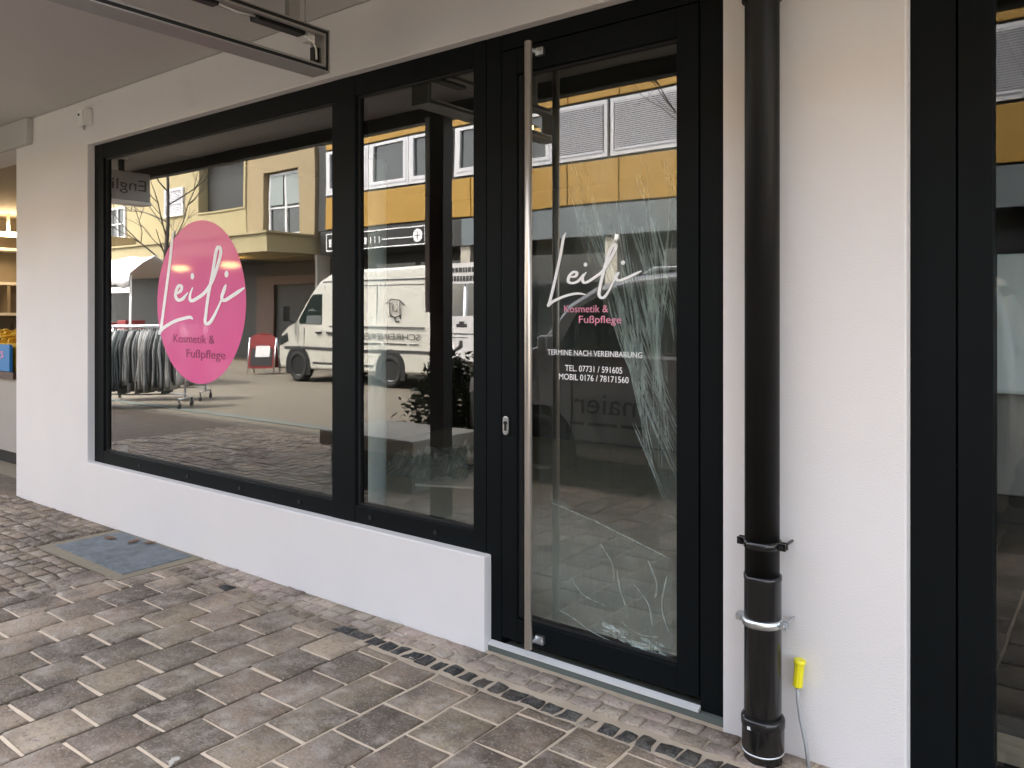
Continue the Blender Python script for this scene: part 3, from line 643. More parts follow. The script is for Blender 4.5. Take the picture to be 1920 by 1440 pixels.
def stone(mb, x0, y0, x1, y1, j=.003, dome=.0, ins=.007, dz=.0015, mi=0):
    b = mb.b; q = [(x0, y0), (x1, y0), (x1, y1), (x0, y1)]; q = [(x + rs.uniform(-j, j), y + rs.uniform(-j, j)) for x, y in q]
    # eight outline points so that the edges are not ruler-straight
    o = []
    for i in range(4):
        a, c = q[i], q[(i + 1) % 4]; o.append(a); o.append(((a[0] + c[0]) / 2 + rs.uniform(-j, j) * .8, (a[1] + c[1]) / 2 + rs.uniform(-j, j) * .8))
    cx, cy = sum(p[0] for p in o) / 8, sum(p[1] for p in o) / 8; tx, ty, tz = rs.uniform(-.006, .006), rs.uniform(-.006, .006), rs.uniform(-dz, dz)
    def lift(p): return G + tz + tx * (p[0] - cx) + ty * (p[1] - cy)
    lo = [b.verts.new((p[0], p[1], G - .03)) for p in o]; mi_ = [b.verts.new((p[0], p[1], lift(p) - .0055)) for p in o]
    def toc(p, d):
        v = Vector((cx - p[0], cy - p[1])); l = v.length; v = v / l * d * 1.25; return (p[0] + v.x, p[1] + v.y)
    tp = []
    for p in o:
        r_ = toc(p, ins); tp.append(b.verts.new((r_[0], r_[1], lift(r_))))
    c = b.verts.new((cx, cy, lift((cx, cy)) + dome))
    for i in range(8):
        k = (i + 1) % 8
        f = b.faces.new((lo[i], lo[k], mi_[k], mi_[i])); f.material_index = mi
        f = b.faces.new((mi_[i], mi_[k], tp[k], tp[i])); f.material_index = mi; f.smooth = True
        f = b.faces.new((tp[i], tp[k], c)); f.material_index = mi; f.smooth = True
mb = MB(); SL = .250
k0 = int((-4.66 - CX0) / CW) - 1
for k in range(k0, 26):
    x0 = CX0 + k * CW
    y = -1.342 + (SL / 2 if k % 2 else 0) - 9 * SL + rs.uniform(-.012, .012)
    while y < -.285:
        y1 = y + SL; a, b_ = y, y1
        if b_ > -.285: b_ = -.285
        if b_ - a > .02 and not (x0 + CW < -4.48 and a > -.56):
            xa = x0
            if x0 < -4.48 and b_ > -.53:
                if a < -.56: b_ = -.53
                else: xa = -4.483
            if x0 < -4.48 and b_ == -.53 and x0 + CW + 4.483 > .04 and y1 + .53 > .05: stone(mb, -4.478, -.52, x0 + CW - .005, y1 - .007)
            if x0 + CW - xa > .03: stone(mb, xa + .0065, a + .0075, x0 + CW - .0065, b_ - .0075, .004)
        y = y1
o = mb.build('paving', STONE, None); struct(o)
mb = MB()      # rows of small setts along the wall
for (ya, yb, sw) in ((-.160, -.085, .105), (-.082, -.004, .12)):
    x = -4.45
    while x < 2.5:
        l = sw * rs.uniform(.8, 1.25); y0, y1 = ya, yb
        if -2.262 < x < -1.157: y1 = min(y1, .02) if yb > -.05 else y1
        stone(mb, x + .004, y0 + .003, x + l - .004, y1 - .003, .006, .002, .009, .003); x += l
struct(mb.build('sett_edging', PALESETT, None))
mb = MB(); x = -4.45
while x < 2.5:
    dark = x > -2.78
    l = (.082 if dark else .10) * rs.uniform(.85, 1.15); off = -.022 * max(0, min(1, (x + 2.8) / 1.2)) + .006 * math.sin(x * 4)
    g = .009 if dark else .005; dk = (dark and rs.random() < .93) or (not dark and rs.random() < .12)
    stone(mb, x + g, -.252 + off + rs.uniform(-.006, .006), x + l - g, -.180 + off + rs.uniform(-.006, .006), .009, .003, .014, .004, 0 if dk else 1); x += l
struct(mb.build('sett_row', [DARKSETT, COBBLE], None))
mb = MB(); y = -3.4
while y < -.03:
    h = .085 * rs.uniform(.9, 1.15); x = -9.5 + rs.uniform(0, .1)
    while x < -4.62 + .10 * math.sin(y * 3):
        l = .13 * rs.uniform(.7, 1.3)
        ya, xb = y + h, x + l
        if x + l > -5.55 and y + h > -.53:
            if y < -.565: ya = -.53
            elif x < -5.585: xb = -5.55
            else: xb = x
        if xb > x + .02 and x + l < -4.52: stone(mb, x + .006, y + .006, xb - .006, ya - .006, .009, .006, .013, .004)
        x += l
    y += h
struct(mb.build('cobbles', COBBLE, None))
pc = empty('pit_cover', (-5.0, -.25, G), 'blue grey stone slab set in yellowish mortar by the low wall', 'pit cover')
mb = MB(); mb.box(-5.545, -.525, G - .03, -4.485, -.004, G - .002); mb.build('mortar_bed', MORTAR, pc)
mb = MB(); mb.prism([(-5.475, -.445, G + .003), (-4.555, -.462, G + .003), (-4.565, -.030, G + .003), (-5.465, -.022, G + .003)], (0, 0, -.02)); mb.build('stone_slab', GRANITE, pc, bevel=.003)
def leaf(x, y, s, a, label):
    mb = MB(); pr = [(-1, 0), (-.6, .35), (0, .5), (.6, .3), (1, 0), (.55, -.32), (0, -.45), (-.6, -.3)]
    c = mb.b.verts.new((0, 0, .12)); vs = [mb.b.verts.new((p, q, .25 * abs(q) + .12 * p * p)) for p, q in pr]
    for i in range(8): mb.b.faces.new((vs[i], vs[(i + 1) % 8], c))
    for v in mb.b.verts: v.co = Matrix.Translation((x, y, G + .006)) @ Matrix.Rotation(a, 4, 'Z') @ (v.co * s)
    o = mb.build('dead_leaf', DEADLEAF, None); md = o.modifiers.new('t', 'SOLIDIFY'); md.thickness = .0012; tag(o, label, 'leaf', 'dead leaves on the slab')
leaf(-5.33, -.16, .048, .4, 'curled brown leaf on the blue grey slab, leftmost')
leaf(-5.13, -.105, .050, 1.9, 'brown leaf on the blue grey slab, middle of the three')
leaf(-5.02, -.055, .042, 1.0, 'brown leaf on the blue grey slab beside the wall, rightmost')
mb = MB(); mb.box(-60, -4.00, G - .03, 30, -3.82, G + .004); struct(mb.build('kerb', DKCONC, None))

# ================================================================ THE STREET OPPOSITE (seen in the glass)
def lofted(prof, W, tumble, place, name, m, parent, soft=.05):
    mb = MB(); b = mb.b
    xs = [p[0] for p in prof]; zs = [p[1] for p in prof]; cx, cz = (min(xs) + max(xs)) / 2, (min(zs) + max(zs)) / 2; hx, hz = (max(xs) - min(xs)) / 2, (max(zs) - min(zs)) / 2
    secs = [(0, soft), (soft * .35, soft * .35), (soft, 0), (W / 2, -.01), (W - soft, 0), (W - soft * .35, soft * .35), (W, soft)]
    rows = []
    for y, ins in secs:
        r = []
        for x, z in prof:
            X = cx + (x - cx) * (1 - ins / hx); Z = cz + (z - cz) * (1 - ins / hz); t = tumble(Z); yy = t + (W - 2 * t) * y / W
            r.append(b.verts.new(place(X, yy, Z)))
        rows.append(r)
    n = len(prof)
    for a, c in zip(rows, rows[1:]):
        for i in range(n):
            f = b.faces.new((a[i], a[(i + 1) % n], c[(i + 1) % n], c[i])); f.smooth = True
    b.faces.new(rows[0]); b.faces.new(list(reversed(rows[-1])))
    return mb.build(name, m, parent)
class Vehicle:
    def __init__(s, root, x0, yn, W, tumble): s.r, s.x0, s.yn, s.W, s.t = root, x0, yn, W, tumble
    def P(s, x, y, z): return Vector((s.x0 + x, s.yn - y, z))
    def side(s, name, pts, m, proud=.006, far=False, bevel=0, parent=None):
        mb = MB(); q = [s.P(x, s.t(z) if not far else s.W - s.t(z), z) for x, z in pts]; d = -1 if far else 1
        mb.prism([p + Vector((0, proud * d, 0)) for p in q], (0, -(proud + .012) * d, 0)); return mb.build(name, m, parent or s.r, bevel=bevel)
    def wheel(s, x, r, w, far=False):
        y = .10 if not far else s.W - .10; c = s.P(x, y, G + r); d = Vector((0, -1 if far else 1, 0))
        mb = MB(); n = 36; prof = [(.60, .0), (.66, .11), (.86, .125), (.97, .10), (1.0, .05), (1.0, -.06), (.9, -.1), (.6, -.1)]
        def rev(mb, prof, mi=0):
            rings = [[mb.b.verts.new(c + Vector((r * a * math.cos(2 * math.pi * k / n), 0, r * a * math.sin(2 * math.pi * k / n))) + d * o) for k in range(n)] for a, o in prof]
            for i in range(len(rings) - 1):
                for k in range(n):
                    f = mb.b.faces.new((rings[i][k], rings[i][(k + 1) % n], rings[i + 1][(k + 1) % n], rings[i + 1][k])); f.smooth = True
            return rings
        rev(mb, prof); o = mb.build('wheel', RUBBER, s.r)
        mb = MB(); rg = rev(mb, [(.62, .09), (.58, .10), (.52, .05), (.22, .06), (.20, .09), (.02, .095)]); mb.b.faces.new(rg[-1])
        for k in range(8):
            a = 2 * math.pi * k / 8; p = c + Vector((r * .4 * math.cos(a), 0, r * .4 * math.sin(a))) + d * .062; mb.disc(p, r * .055, (0, 1, 0), .01, 10)
        mb.build('rim', ZINC, o)
        return o
    def arch(s, x, r, far=False):
        t = lambda k: math.pi * k / 16
        s.side('wheel_arch', [(x + r * math.cos(t(k)), G + r * .86 + r * math.sin(t(k))) for k in range(17)] + [(x - r, G + .16), (x + r, G + .16)], BLACK, .004, far)
# ---- cream white van
van = empty('delivery_van', (-13, -9.3, G), 'cream white delivery van parked in front of the yellow building', 'van')
V = Vehicle(van, -15.48, -8.42, 1.92, lambda z: max(0, z - 1.15) * .075)
prof = [(.06, .22), (0, .42), (.01, .66), (.10, .98), (.32, 1.15), (.60, 1.26), (1.10, 1.92), (1.38, 2.17), (1.70, 2.31), (2.1, 2.37), (4.70, 2.41), (4.86, 2.32), (4.92, 1.2), (4.92, .50), (4.86, .24)]
lofted(prof, 1.92, V.t, V.P, 'body', VANPAINT, van, .06)
for far in (False, True):
    V.side('side_window', [(.74, 1.30), (1.08, 1.80), (1.18, 1.87), (1.50, 1.88), (1.50, 1.22), (.78, 1.22)], CARGLASS, .006, far)
    V.side('side_moulding', [(.25, .66), (4.86, .66), (4.86, .72), (.25, .72)], DKPLASTIC, .012, far)
    V.side('sill_moulding', [(1.22, .36), (3.18, .36), (3.18, .40), (1.22, .40)], DKPLASTIC, .008, far)
    V.side('sliding_rail', [(1.75, 1.17), (4.6, 1.17), (4.6, 1.195), (1.75, 1.195)], DKPLASTIC, .010, far)
    V.side('roof_gutter', [(1.5, 2.13), (4.84, 2.13), (4.84, 2.155), (1.5, 2.155)], DKPLASTIC, .010, far)
    V.side('panel_crease', [(2.0, 2.03), (4.55, 2.03), (4.55, 2.042), (2.0, 2.042)], DKPLASTIC, .004, far)
    for x in (.92, 1.57, 3.2):
        V.side('door_seam', [(x, .40), (x + .012, .40), (x + .012, 2.05 if x > 1.5 else 1.15), (x, 2.05 if x > 1.5 else 1.15)], BLACK, .003, far)
    V.side('door_handle', [(1.34, 1.02), (1.50, 1.02), (1.50, 1.06), (1.34, 1.06)], BLACK, .03, far)
    V.side('door_handle', [(1.68, 1.02), (1.84, 1.02), (1.84, 1.06), (1.68, 1.06)], BLACK, .03, far)
    V.side('headlight', [(.10, .74), (.08, .92), (.34, 1.02), (.38, .84)], HOUSEGLASS, .008, far)
    for x in (.72, 3.66): V.arch(x, .42, far); V.wheel(x, .335, .22, far)
mb = MB(); mb.prism([V.P(.66, .16, 1.285), V.P(.66, 1.76, 1.285), V.P(1.10, 1.70, 1.86), V.P(1.10, .22, 1.86)], (-.012, 0, .008)); mb.build('windscreen', CARGLASS, van)
mb = MB(); mb.box(-15.53, -10.30, .20, -15.40, -8.46, .50); mb.build('bumper', DKPLASTIC, van, bevel=.03)
mb = MB(); mb.box(-15.50, -9.95, .62, -15.44, -8.85, .90); mb.build('grille', DKPLASTIC, van, bevel=.01)
for y in (-8.20, -10.55):
    mb = MB(); mb.box(-14.98, y - .09, 1.28, -14.88, y + .09, 1.62); mb.tube([(-14.92, y, 1.33), (-14.8, (y + -9.38 * .12) / 1.12, 1.27)], .02, 8); mb.build('wing_mirror', BLACK, van, bevel=.02)
text_mesh('company_lettering', 'SCHREINEREI', DKPLASTIC, van, -10.98, -12.62, .93, -8.412, .13, front=1, thick=.002)
mb = MB()
for a, b_ in ((-11.02, -11.30), (-11.36, -12.0), (-12.1, -12.75)): mb.box(b_, -8.414, .83, a, -8.410, .855)
mb.build('small_print', DKPLASTIC, van)
mb = MB(); lx, lz = -11.72, 1.55      # line drawing of a little timber house on the side
for p in ([(lx - .26, lz + .10), (lx - .10, lz + .20), (lx + .12, lz + .18), (lx + .26, lz + .08)], [(lx - .14, lz + .14), (lx - .13, lz - .16)], [(lx + .14, lz + .12), (lx + .15, lz - .20)], [(lx - .05, lz + .1), (lx - .05, lz - .05), (lx + .06, lz - .05), (lx + .06, lz + .1)], [(lx - .13, lz - .12), (lx, lz - .17), (lx + .15, lz - .13)], [(lx - .02, lz - .17), (lx + .03, lz - .26), (lx + .12, lz - .24)]):
    mb.tube([(x, -8.438, z) for x, z in p], .012, 6)
mb.build('house_emblem', DKPLASTIC, van)

# ---- grey car close to the shop
car = empty('parked_car', (-2.8, -3.75, G), 'silver grey family car with dark side lettering parked close to the shop', 'car')
A = Vehicle(car, -4.98, -2.86, 1.80, lambda z: max(0, z - 1.05) * .20)
prof = [(.10, .20), (.0, .38), (.0, .62), (.05, .82), (.20, .95), (.80, 1.16), (1.08, 1.53), (1.34, 1.68), (1.66, 1.755), (2.2, 1.785), (3.4, 1.78), (4.0, 1.75), (4.26, 1.68), (4.37, 1.45), (4.43, 1.0), (4.43, .42), (4.35, .20)]
lofted(prof, 1.80, A.t, A.P, 'body', CARPAINT, car, .06)
for far in (False, True):
    A.side('side_window', [(1.02, 1.13), (1.22, 1.50), (1.50, 1.655), (2.12, 1.695), (2.12, 1.13)], CARGLASS, .005, far)
    A.side('side_window', [(2.24, 1.13), (2.24, 1.695), (3.16, 1.69), (3.22, 1.13)], CARGLASS, .005, far)
    A.side('side_window', [(3.34, 1.13), (3.30, 1.685), (3.66, 1.665), (3.74, 1.13)], CARGLASS, .005, far)
    A.side('waist_trim', [(.95, 1.075), (4.2, 1.085), (4.2, 1.112), (.95, 1.102)], ALU, .010, far)
    A.side('side_moulding', [(1.25, .33), (3.2, .33), (3.2, .37), (1.25, .37)], DKPLASTIC, .012, far)
    for x in (1.18, 2.18, 3.28): A.side('door_seam', [(x, .30), (x + .008, .30), (x + .008, 1.08), (x, 1.08)], BLACK, .003, far)
    A.side('door_handle', [(1.92, .93), (2.10, .93), (2.10, .965), (1.92, .965)], CARPAINT, .03, far); A.side('door_handle', [(3.02, .93), (3.20, .93), (3.20, .965), (3.02, .965)], CARPAINT, .03, far)
    A.side('headlight', [(.04, .70), (.06, .84), (.42, .97), (.50, .88)], ALU, .008, far)
    for x in (.86, 3.55): A.arch(x, .37, far); A.wheel(x, .31, .2, far)
    yb = .24 if not far else 1.56
    mb = MB(); mb.tube([A.P(1.75, yb, 1.77), A.P(1.85, yb, 1.815), A.P(3.75, yb, 1.80), A.P(3.9, yb, 1.75)], .016, 8); mb.build('roof_rail', ALU, car)
mb = MB(); mb.prism([A.P(.86, .20, 1.215), A.P(.86, 1.60, 1.215), A.P(1.30, 1.50, 1.66), A.P(1.30, .30, 1.66)], (-.012, 0, .012)); mb.build('windscreen', CARGLASS, car)
mb = MB(); mb.prism([A.P(4.40, .25, 1.15), A.P(4.40, 1.55, 1.15), A.P(4.29, 1.47, 1.62), A.P(4.29, .33, 1.62)], (.02, 0, .005)); mb.build('rear_window', CARGLASS, car)
for y in (-3.25, -4.4):
    mb = MB(); mb.box(-.575, y - .10, .56, -.540, y + .10, .66); mb.build('tail_light', RED, car, bevel=.01)
mb = MB(); mb.box(-5.03, -4.62, .22, -4.92, -2.90, .50); mb.build('bumper', DKPLASTIC, car, bevel=.03)
mb = MB(); mb.box(-.60, -4.62, .24, -.50, -2.90, .52); mb.build('bumper', DKPLASTIC, car, bevel=.03)
for far in (False, True):
    y = -2.70 if not far else -4.82
    mb = MB(); mb.box(-3.98, y - .10, 1.10, -3.88, y + .10, 1.26); mb.build('wing_mirror', CARPAINT, car, bevel=.03)
text_mesh('company_lettering', 'maier', BLACK, car, -3.085, -3.76, .60, -2.850, .185, front=1, thick=.002)
mb = MB()
for a, b_ in ((-3.10, -3.30), (-3.34, -3.62), (-3.66, -3.80)): mb.box(b_, -2.852, .50, a, -2.848, .525)
mb.build('small_print', BLACK, car)

# ---- yellow building
YP = -12.13
yb = empty('yellow_building', (-8, -14, G), 'ochre yellow panelled building with a ribbon of white windows across the street', 'building')
mb = MB(); mb.box(-18.75, YP - 8, 3.85, 8, YP - .06, 7.4); mb.build('upper_wall', DARKWALL, yb)
mb = MB(); mb.box(-18.75, YP - 8, G, 8, YP - 1.2, 3.85); mb.build('shop_front', DARKWALL, yb)
def panels(z0, z1, name):
    x = -18.38; k = 0
    while x < 7.9:
        wd = (1.25, 2.95, 1.28, 2.9, 1.3, 3.4)[k % 6]
        mb = MB(); mb.box(x + .012, YP - .05, z0, min(x + wd, 7.9) - .012, YP, z1); mb.build(name, YELLOW, yb, bevel=.01); x += wd; k += 1
panels(3.87, 4.80, 'yellow_panel'); panels(6.16, 7.35, 'yellow_panel'); pass
units = [(-18.36, -17.2, 0), (-17.2, -16.58, 0), (-16.55, -15.0, 0), (-14.98, -13.55, 0), (-13.4, -11.95, 0), (-11.9, -10.42, 0), (-10.40, -8.98, 1), (-8.90, -7.2, 1), (-7.1, -5.5, 1), (-5.4, -3.8, 1), (-3.7, -2.0, 1), (-1.9, -.2, 1), (0, 1.6, 1), (1.7, 3.3, 0), (3.4, 5.0, 0)]
for a, b_, bl in units:
    mb = MB(); z0, z1, f = 4.86, 6.10, .075
    mb.box(a, YP - .05, z0, b_, YP + .01, z0 + f * 1.3); mb.box(a, YP - .05, z1 - f, b_, YP + .01, z1); mb.box(a, YP - .05, z0 + f * 1.3, a + f, YP + .01, z1 - f); mb.box(b_ - f, YP - .05, z0 + f * 1.3, b_, YP + .01, z1 - f)
    if not bl:
        mb.box(a + f, YP - .045, z0 + f * 1.3, a + f + .10, YP + .025, z1 - f); mb.box(b_ - f - .10, YP - .045, z0 + f * 1.3, b_ - f, YP + .025, z1 - f); mb.box(a + f + .10, YP - .045, z0 + f * 1.3, b_ - f - .10, YP + .025, z0 + f * 1.3 + .09)
    wn = mb.build('window', PVC, yb)
    mb = MB(); mb.box(a + f, YP - .055, z0 + f, b_ - f, YP - .046, z1 - f); mb.build('pane', HOUSEGLASS, wn)
    if bl:
        mb = MB(); n = 24
        for k in range(n):
            z = z1 - f - .01 - k * (z1 - z0 - 2 * f - .06) / n; tl = .012
            mb.prism([(a + f + .03, YP + .002, z - .004), (a + f + .03, YP + .030, z - .034), (a + f + .03, YP + .028, z - .036), (a + f + .03, YP, z - .006)], (b_ - a - 2 * f - .06, 0, 0))
        mb.box(a + f + .02, YP - .01, z0 + f * 1.3, b_ - f - .02, YP + .03, z0 + f * 1.3 + .035)
        mb.build('blind', BLIND, wn)
mb = MB(); mb.box(-13.2, YP - .08, 3.17, 8, YP - .02, 3.83); mb.build('grey_fascia', GREYFASCIA, yb)
mb = MB(); mb.box(-18.6, YP - 1.2, 3.17, -13.2, YP - .03, 3.83); mb.build('dark_fascia', DARKWALL, yb)
for x in (-9.1, -4.4, 1.0, -13.3):
    mb = MB(); mb.box(x, YP - .4, G, x + .30, YP - .1, 3.17); mb.build('pillar', CONCRETE, yb)
for a, b_ in ((-17.9, -15.9), (-15.7, -13.5), (-12.7, -9.4), (-8.5, -4.7), (-3.8, .8)):
    mb = MB(); mb.box(a, YP - 1.195, .35, b_, YP - 1.18, 2.9); mb.build('shop_window', HOUSEGLASS, yb)
sg = empty('shop_sign', (-16.1, YP + .1, 3.4), 'long black shop sign with pale border and round emblem below the yellow panels', 'sign')
mb = MB(); mb.box(-18.15, YP - .02, 3.20, -14.18, YP + .16, 3.74); mb.build('sign_board', BLACK, sg)
mb = MB(); yy = YP + .162
for z in (3.225, 3.69): mb.box(-18.12, yy, z, -14.21, yy + .012, z + .028)
for x in (-18.12, -14.238): mb.box(x, yy, 3.253, x + .028, yy + .012, 3.69)
mb.build('sign_border', CANVAS, sg)
mb = MB(); mb.disc((-14.50, yy + .008, 3.47), .175, (0, 1, 0), .02, 28); em = mb.build('round_emblem', CANVAS, sg)
mb = MB(); mb.box(-14.6, yy + .018, 3.46, -14.4, yy + .022, 3.48); mb.box(-14.51, yy + .018, 3.37, -14.49, yy + .022, 3.57); mb.build('emblem_cross', BLACK, em)
mb = MB(); mb.box(-15.85, yy, 3.43, -14.70, yy + .012, 3.46)
mb.build('emblem_line', CANVAS, sg)
mb = MB(); rr = random.Random(5)
x = -15.92
while x > -17.3:      # strokes of lettering too blurred in the photograph to read
    wd = rr.uniform(.09, .16); mb.box(x - .03, yy, 3.36, x, yy + .012, 3.54)
    if rr.random() < .7: mb.box(x - wd, yy, rr.choice((3.36, 3.45, 3.51)), x - .03, yy + .012, rr.choice((3.39, 3.48, 3.54)) if False else 3.54)
    x -= wd + .04
mb.box(-18.0, yy, 3.34, -17.9, yy + .012, 3.56)
mb.build('sign_lettering', CANVAS, sg)
mb = MB(); mb.disc((-10.98, YP + .10, 5.72), .075, (0, 0, 1), .16, 16); wl = mb.build('wall_lamp', WARM, None); tag(wl, 'warm glowing lamp at the white windows of the yellow building', 'lamp')
mb = MB(); mb.box(-11.02, YP - .04, 5.80, -10.94, YP + .12, 5.84); mb.build('lamp_arm', DKPLASTIC, wl)
mb = MB(); mb.lathe([(.09, 3.02), (.05, 3.10), (.05, 3.17)], (-8.75, YP + .0), 16); fl = mb.build('fascia_lamp', WHITE, None); tag(fl, 'small white lamp under the grey fascia of the yellow building', 'lamp')
mb = MB(); mb.lathe([(.02, 3.171), (.02, 3.2)], (-8.75, YP), 10); mb.build('lamp_mount', DKPLASTIC, fl)

# ---- tan house
th_ = empty('tan_house', (-25, -14, G), 'tan rendered house with balcony slab and tall window beside the yellow building', 'house')
mb = MB()
mb.box(-22.2, YP - 7, 3.2, -21.32, YP, 7.4); mb.box(-19.6, YP - 7, 3.2, -18.86, YP, 7.4); mb.box(-21.32, YP - 7, 5.82, -19.6, YP, 7.4); mb.box(-21.32, YP - 7, 3.2, -19.6, YP - .22, 5.82)
mb.build('wall', TAN, th_)
mb = MB(); mb.box(-24.95, YP - 7, 3.2, -22.25, YP - .35, 7.35); mb.build('loggia_recess', DARKWALL, th_)
mb = MB(); mb.box(-25.0, YP - .15, 4.02, -22.2, YP + .02, 4.80); mb.box(-25.0, YP - .2, 4.80, -22.2, YP + .05, 4.86); mb.build('loggia_parapet', TAN2, th_)
mb = MB(); mb.box(-22.30, YP - .2, 4.86, -22.2, YP + .05, 6.9); mb.box(-25.0, YP - 2.2, 6.6, -22.2, YP, 7.4); mb.build('loggia_frame', TAN2, th_)
mb = MB(); mb.box(-36, YP - 7, 3.2, -25.0, YP, 7.4); mb.build('side_wall', TAN2, th_)
mb = MB(); mb.box(-36, YP - 7, G, -18.78, YP - 1.6, 3.2); mb.build('ground_floor', DARKWALL, th_)
def frame_window(a, b_, z0, z1, y, n, name='window', bl=False):
    f = .08; mb = MB(); mb.box(a, y, z0, b_, y + .07, z0 + f); mb.box(a, y, z1 - f, b_, y + .07, z1); mb.box(a, y, z0 + f, a + f, y + .07, z1 - f); mb.box(b_ - f, y, z0 + f, b_, y + .07, z1 - f)
    for k in range(1, n): x = a + (b_ - a) * k / n; mb.box(x - f / 2, y, z0 + f, x + f / 2, y + .07, z1 - f)
    mb.box(a + f, y + .005, z0 + (z1 - z0) * .44, b_ - f, y + .06, z0 + (z1 - z0) * .44 + .05)
    o = mb.build(name, PVC, th_)
    mb = MB(); mb.box(a + f, y + .01, z0 + f, b_ - f, y + .02, z1 - f); mb.build('pane', HOUSEGLASS, o)
    if bl:
        mb = MB(); k = 0; z = z1 - f
        while z > z0 + f: mb.box(a + f + .01, y + .022, z - .035, b_ - f - .01, y + .04, z); z -= .052
        mb.build('blind', BLIND, o)
    return o
frame_window(-21.20, -19.66, 3.85, 5.78, YP - .21, 2)
mb = MB(); mb.box(-21.1, YP - .12, 4.8, -20.5, YP - .115, 5.7); mb.box(-20.35, YP - .12, 4.8, -19.75, YP - .115, 5.7); mb.build('curtain', mat('pale curtain', (.22, .25, .25), .8, var=.2, scale=6, stretch=(3, 1, .2)), th_)
frame_window(-27.1, -25.9, 4.86, 5.85, YP + .005, 1, bl=True); frame_window(-31.0, -29.8, 4.3, 5.5, YP + .005, 2)
mb = MB(); mb.box(-29.0, YP, 3.2, -18.86, YP + 1.60, 3.70); mb.box(-29.1, YP, 3.70, -18.80, YP + 1.66, 3.76); mb.build('balcony_slab', TAN2, th_)
mb = MB(); mb.box(-34.2, YP + .001, 3.2, -29.15, YP + 1.0, 4.2); mb.box(-34.2, YP + .001, 4.2, -29.15, YP + 1.05, 4.26); mb.build('side_balcony', TAN, th_)
mb = MB(); mb.box(-23.9, YP - 1.59, G, -22.9, YP - 1.5, 2.75); mb.box(-19.9, YP - 1.59, G, -19.0, YP - 1.5, 2.75); mb.box(-22.9, YP - 1.59, 2.45, -19.9, YP - 1.5, 2.75); mb.build('doorway', BROWN, th_)
mb = MB(); mb.box(-18.82, YP - .3, G, -18.40, YP - .05, 7.4) if False else mb.box(-18.855, YP - .5, G, -18.755, YP - .02, 3.18); mb.build('corner_post', CONCRETE, th_)
for x in (-24.8, -21.9):
    mb = MB(); mb.lathe([(.16, 2.87), (.28, 2.92), (.28, 2.99), (.18, 3.03)], (x, YP + .8), 24); o = mb.build('pendant_lamp', WARM, None)
    tag(o, 'warm round lamp under the balcony slab of the tan house, ' + {-24.8: 'farther left', -21.9: 'nearer the tall window'}[x], 'lamp', 'lamps under the balcony slab')
    mb = MB(); mb.lathe([(.05, 3.031), (.02, 3.06), (.02, 3.198)], (x, YP + .8), 12); mb.build('lamp_rod', DKPLASTIC, o)

# ---- A-board, stall, racks
ab = empty('pavement_sign', (-17.4, -9.3, G), 'red folding board with white notice standing beside the van', 'board')
ang = Matrix.Translation((-17.3, -9.3, G)) @ Matrix.Rotation(R(-32), 4, 'Z')
def board(tilt, name):
    T = ang @ Matrix.Translation((0, 0, .98)) @ Matrix.Rotation(tilt, 4, 'X') @ Matrix.Translation((0, 0, -.98))
    mb = MB(); pts = [(-.33, 0, .12), (.33, 0, .12), (.33, 0, .85)] + [(.33 * math.cos(t), 0, .85 + .17 * math.sin(t)) for t in [math.pi * k / 10 for k in range(1, 10)]] + [(-.33, 0, .85)]
    mb.prism([T @ Vector(p) for p in pts], T.to_3x3() @ Vector((0, .025, 0))); o = mb.build(name, RED, ab)
    for x in (-.35, .35):
        mb = MB(); mb.tube([T @ Vector((x, .012, 0)), T @ Vector((x, .012, .9))], .018, 8); mb.build('leg', ZINC, ab)
    return T, o
boards = [board(R(-13), 'front_board'), board(R(13), 'back_board')]
for T, bo in boards:
    mb = MB(); sd = -1 if bo is boards[0][1] else 1
    y = -.008 if sd < 0 else .027
    mb.box(-.28, y, .18, .28, y + .006, .62, 0, T); mb.build('notice_field', BLACK, bo)
    mb = MB(); y += sd * .006; mb.box(-.16, y, .40, .20, y + .006, .68, 0, T); mb.build('white_notice', CANVAS, bo)

st = empty('market_stall', (-16.6, -6.2, G), 'market stall with white canvas roof at the far left of the street', 'stall')
mb = MB(); n = 18; top = []
for i in range(n + 1):
    x = -21.5 + 5.5 * i / n; sag = .05 * math.sin(i * 1.4)
    top.append([mb.b.verts.new((x, y, z)) for y, z in ((-5.2, 2.02 + .05 * math.sin(i * 2.1)), (-5.22, 2.28 + sag * .3), (-5.5, 2.5 + sag), (-5.75, 2.66 + sag * .5), (-6.05, 2.5), (-6.3, 2.25))])
for a, b_ in zip(top, top[1:]):
    for k in range(5): f = mb.b.faces.new((a[k], b_[k], b_[k + 1], a[k + 1])); f.smooth = True
o = mb.build('canvas_roof', CANVAS, st); md = o.modifiers.new('t', 'SOLIDIFY'); md.thickness = .01
mb = MB(); mb.box(-21.5, -5.26, 1.88, -16.0, -5.22, 2.0); mb.build('front_valance', CANVAS, st)
for x, y in ((-21.4, -5.3), (-16.1, -5.3), (-21.4, -6.2), (-16.1, -6.2)):
    mb = MB(); mb.tube([(x, y, G), (x, y, 2.25)], .025, 8); mb.build('stall_post', ALU, st)
mb = MB(); mb.box(-21.3, -6.3, .80, -16.2, -5.3, .86); mb.build('table_top', BROWN, st); mb = MB(); mb.box(-21.2, -6.2, G, -16.3, -5.4, .80); mb.build('table_skirt', BLACK, st)
bx = [(-18.6, -5.6, .5, .45, 'red box on the market stall table, leftmost of the three', RED), (-17.6, -5.6, .45, .40, 'red box on the market stall table, middle of the three', RED), (-16.8, -5.55, .38, .45, 'red box on the market stall table nearest the big oval sticker', RED)]
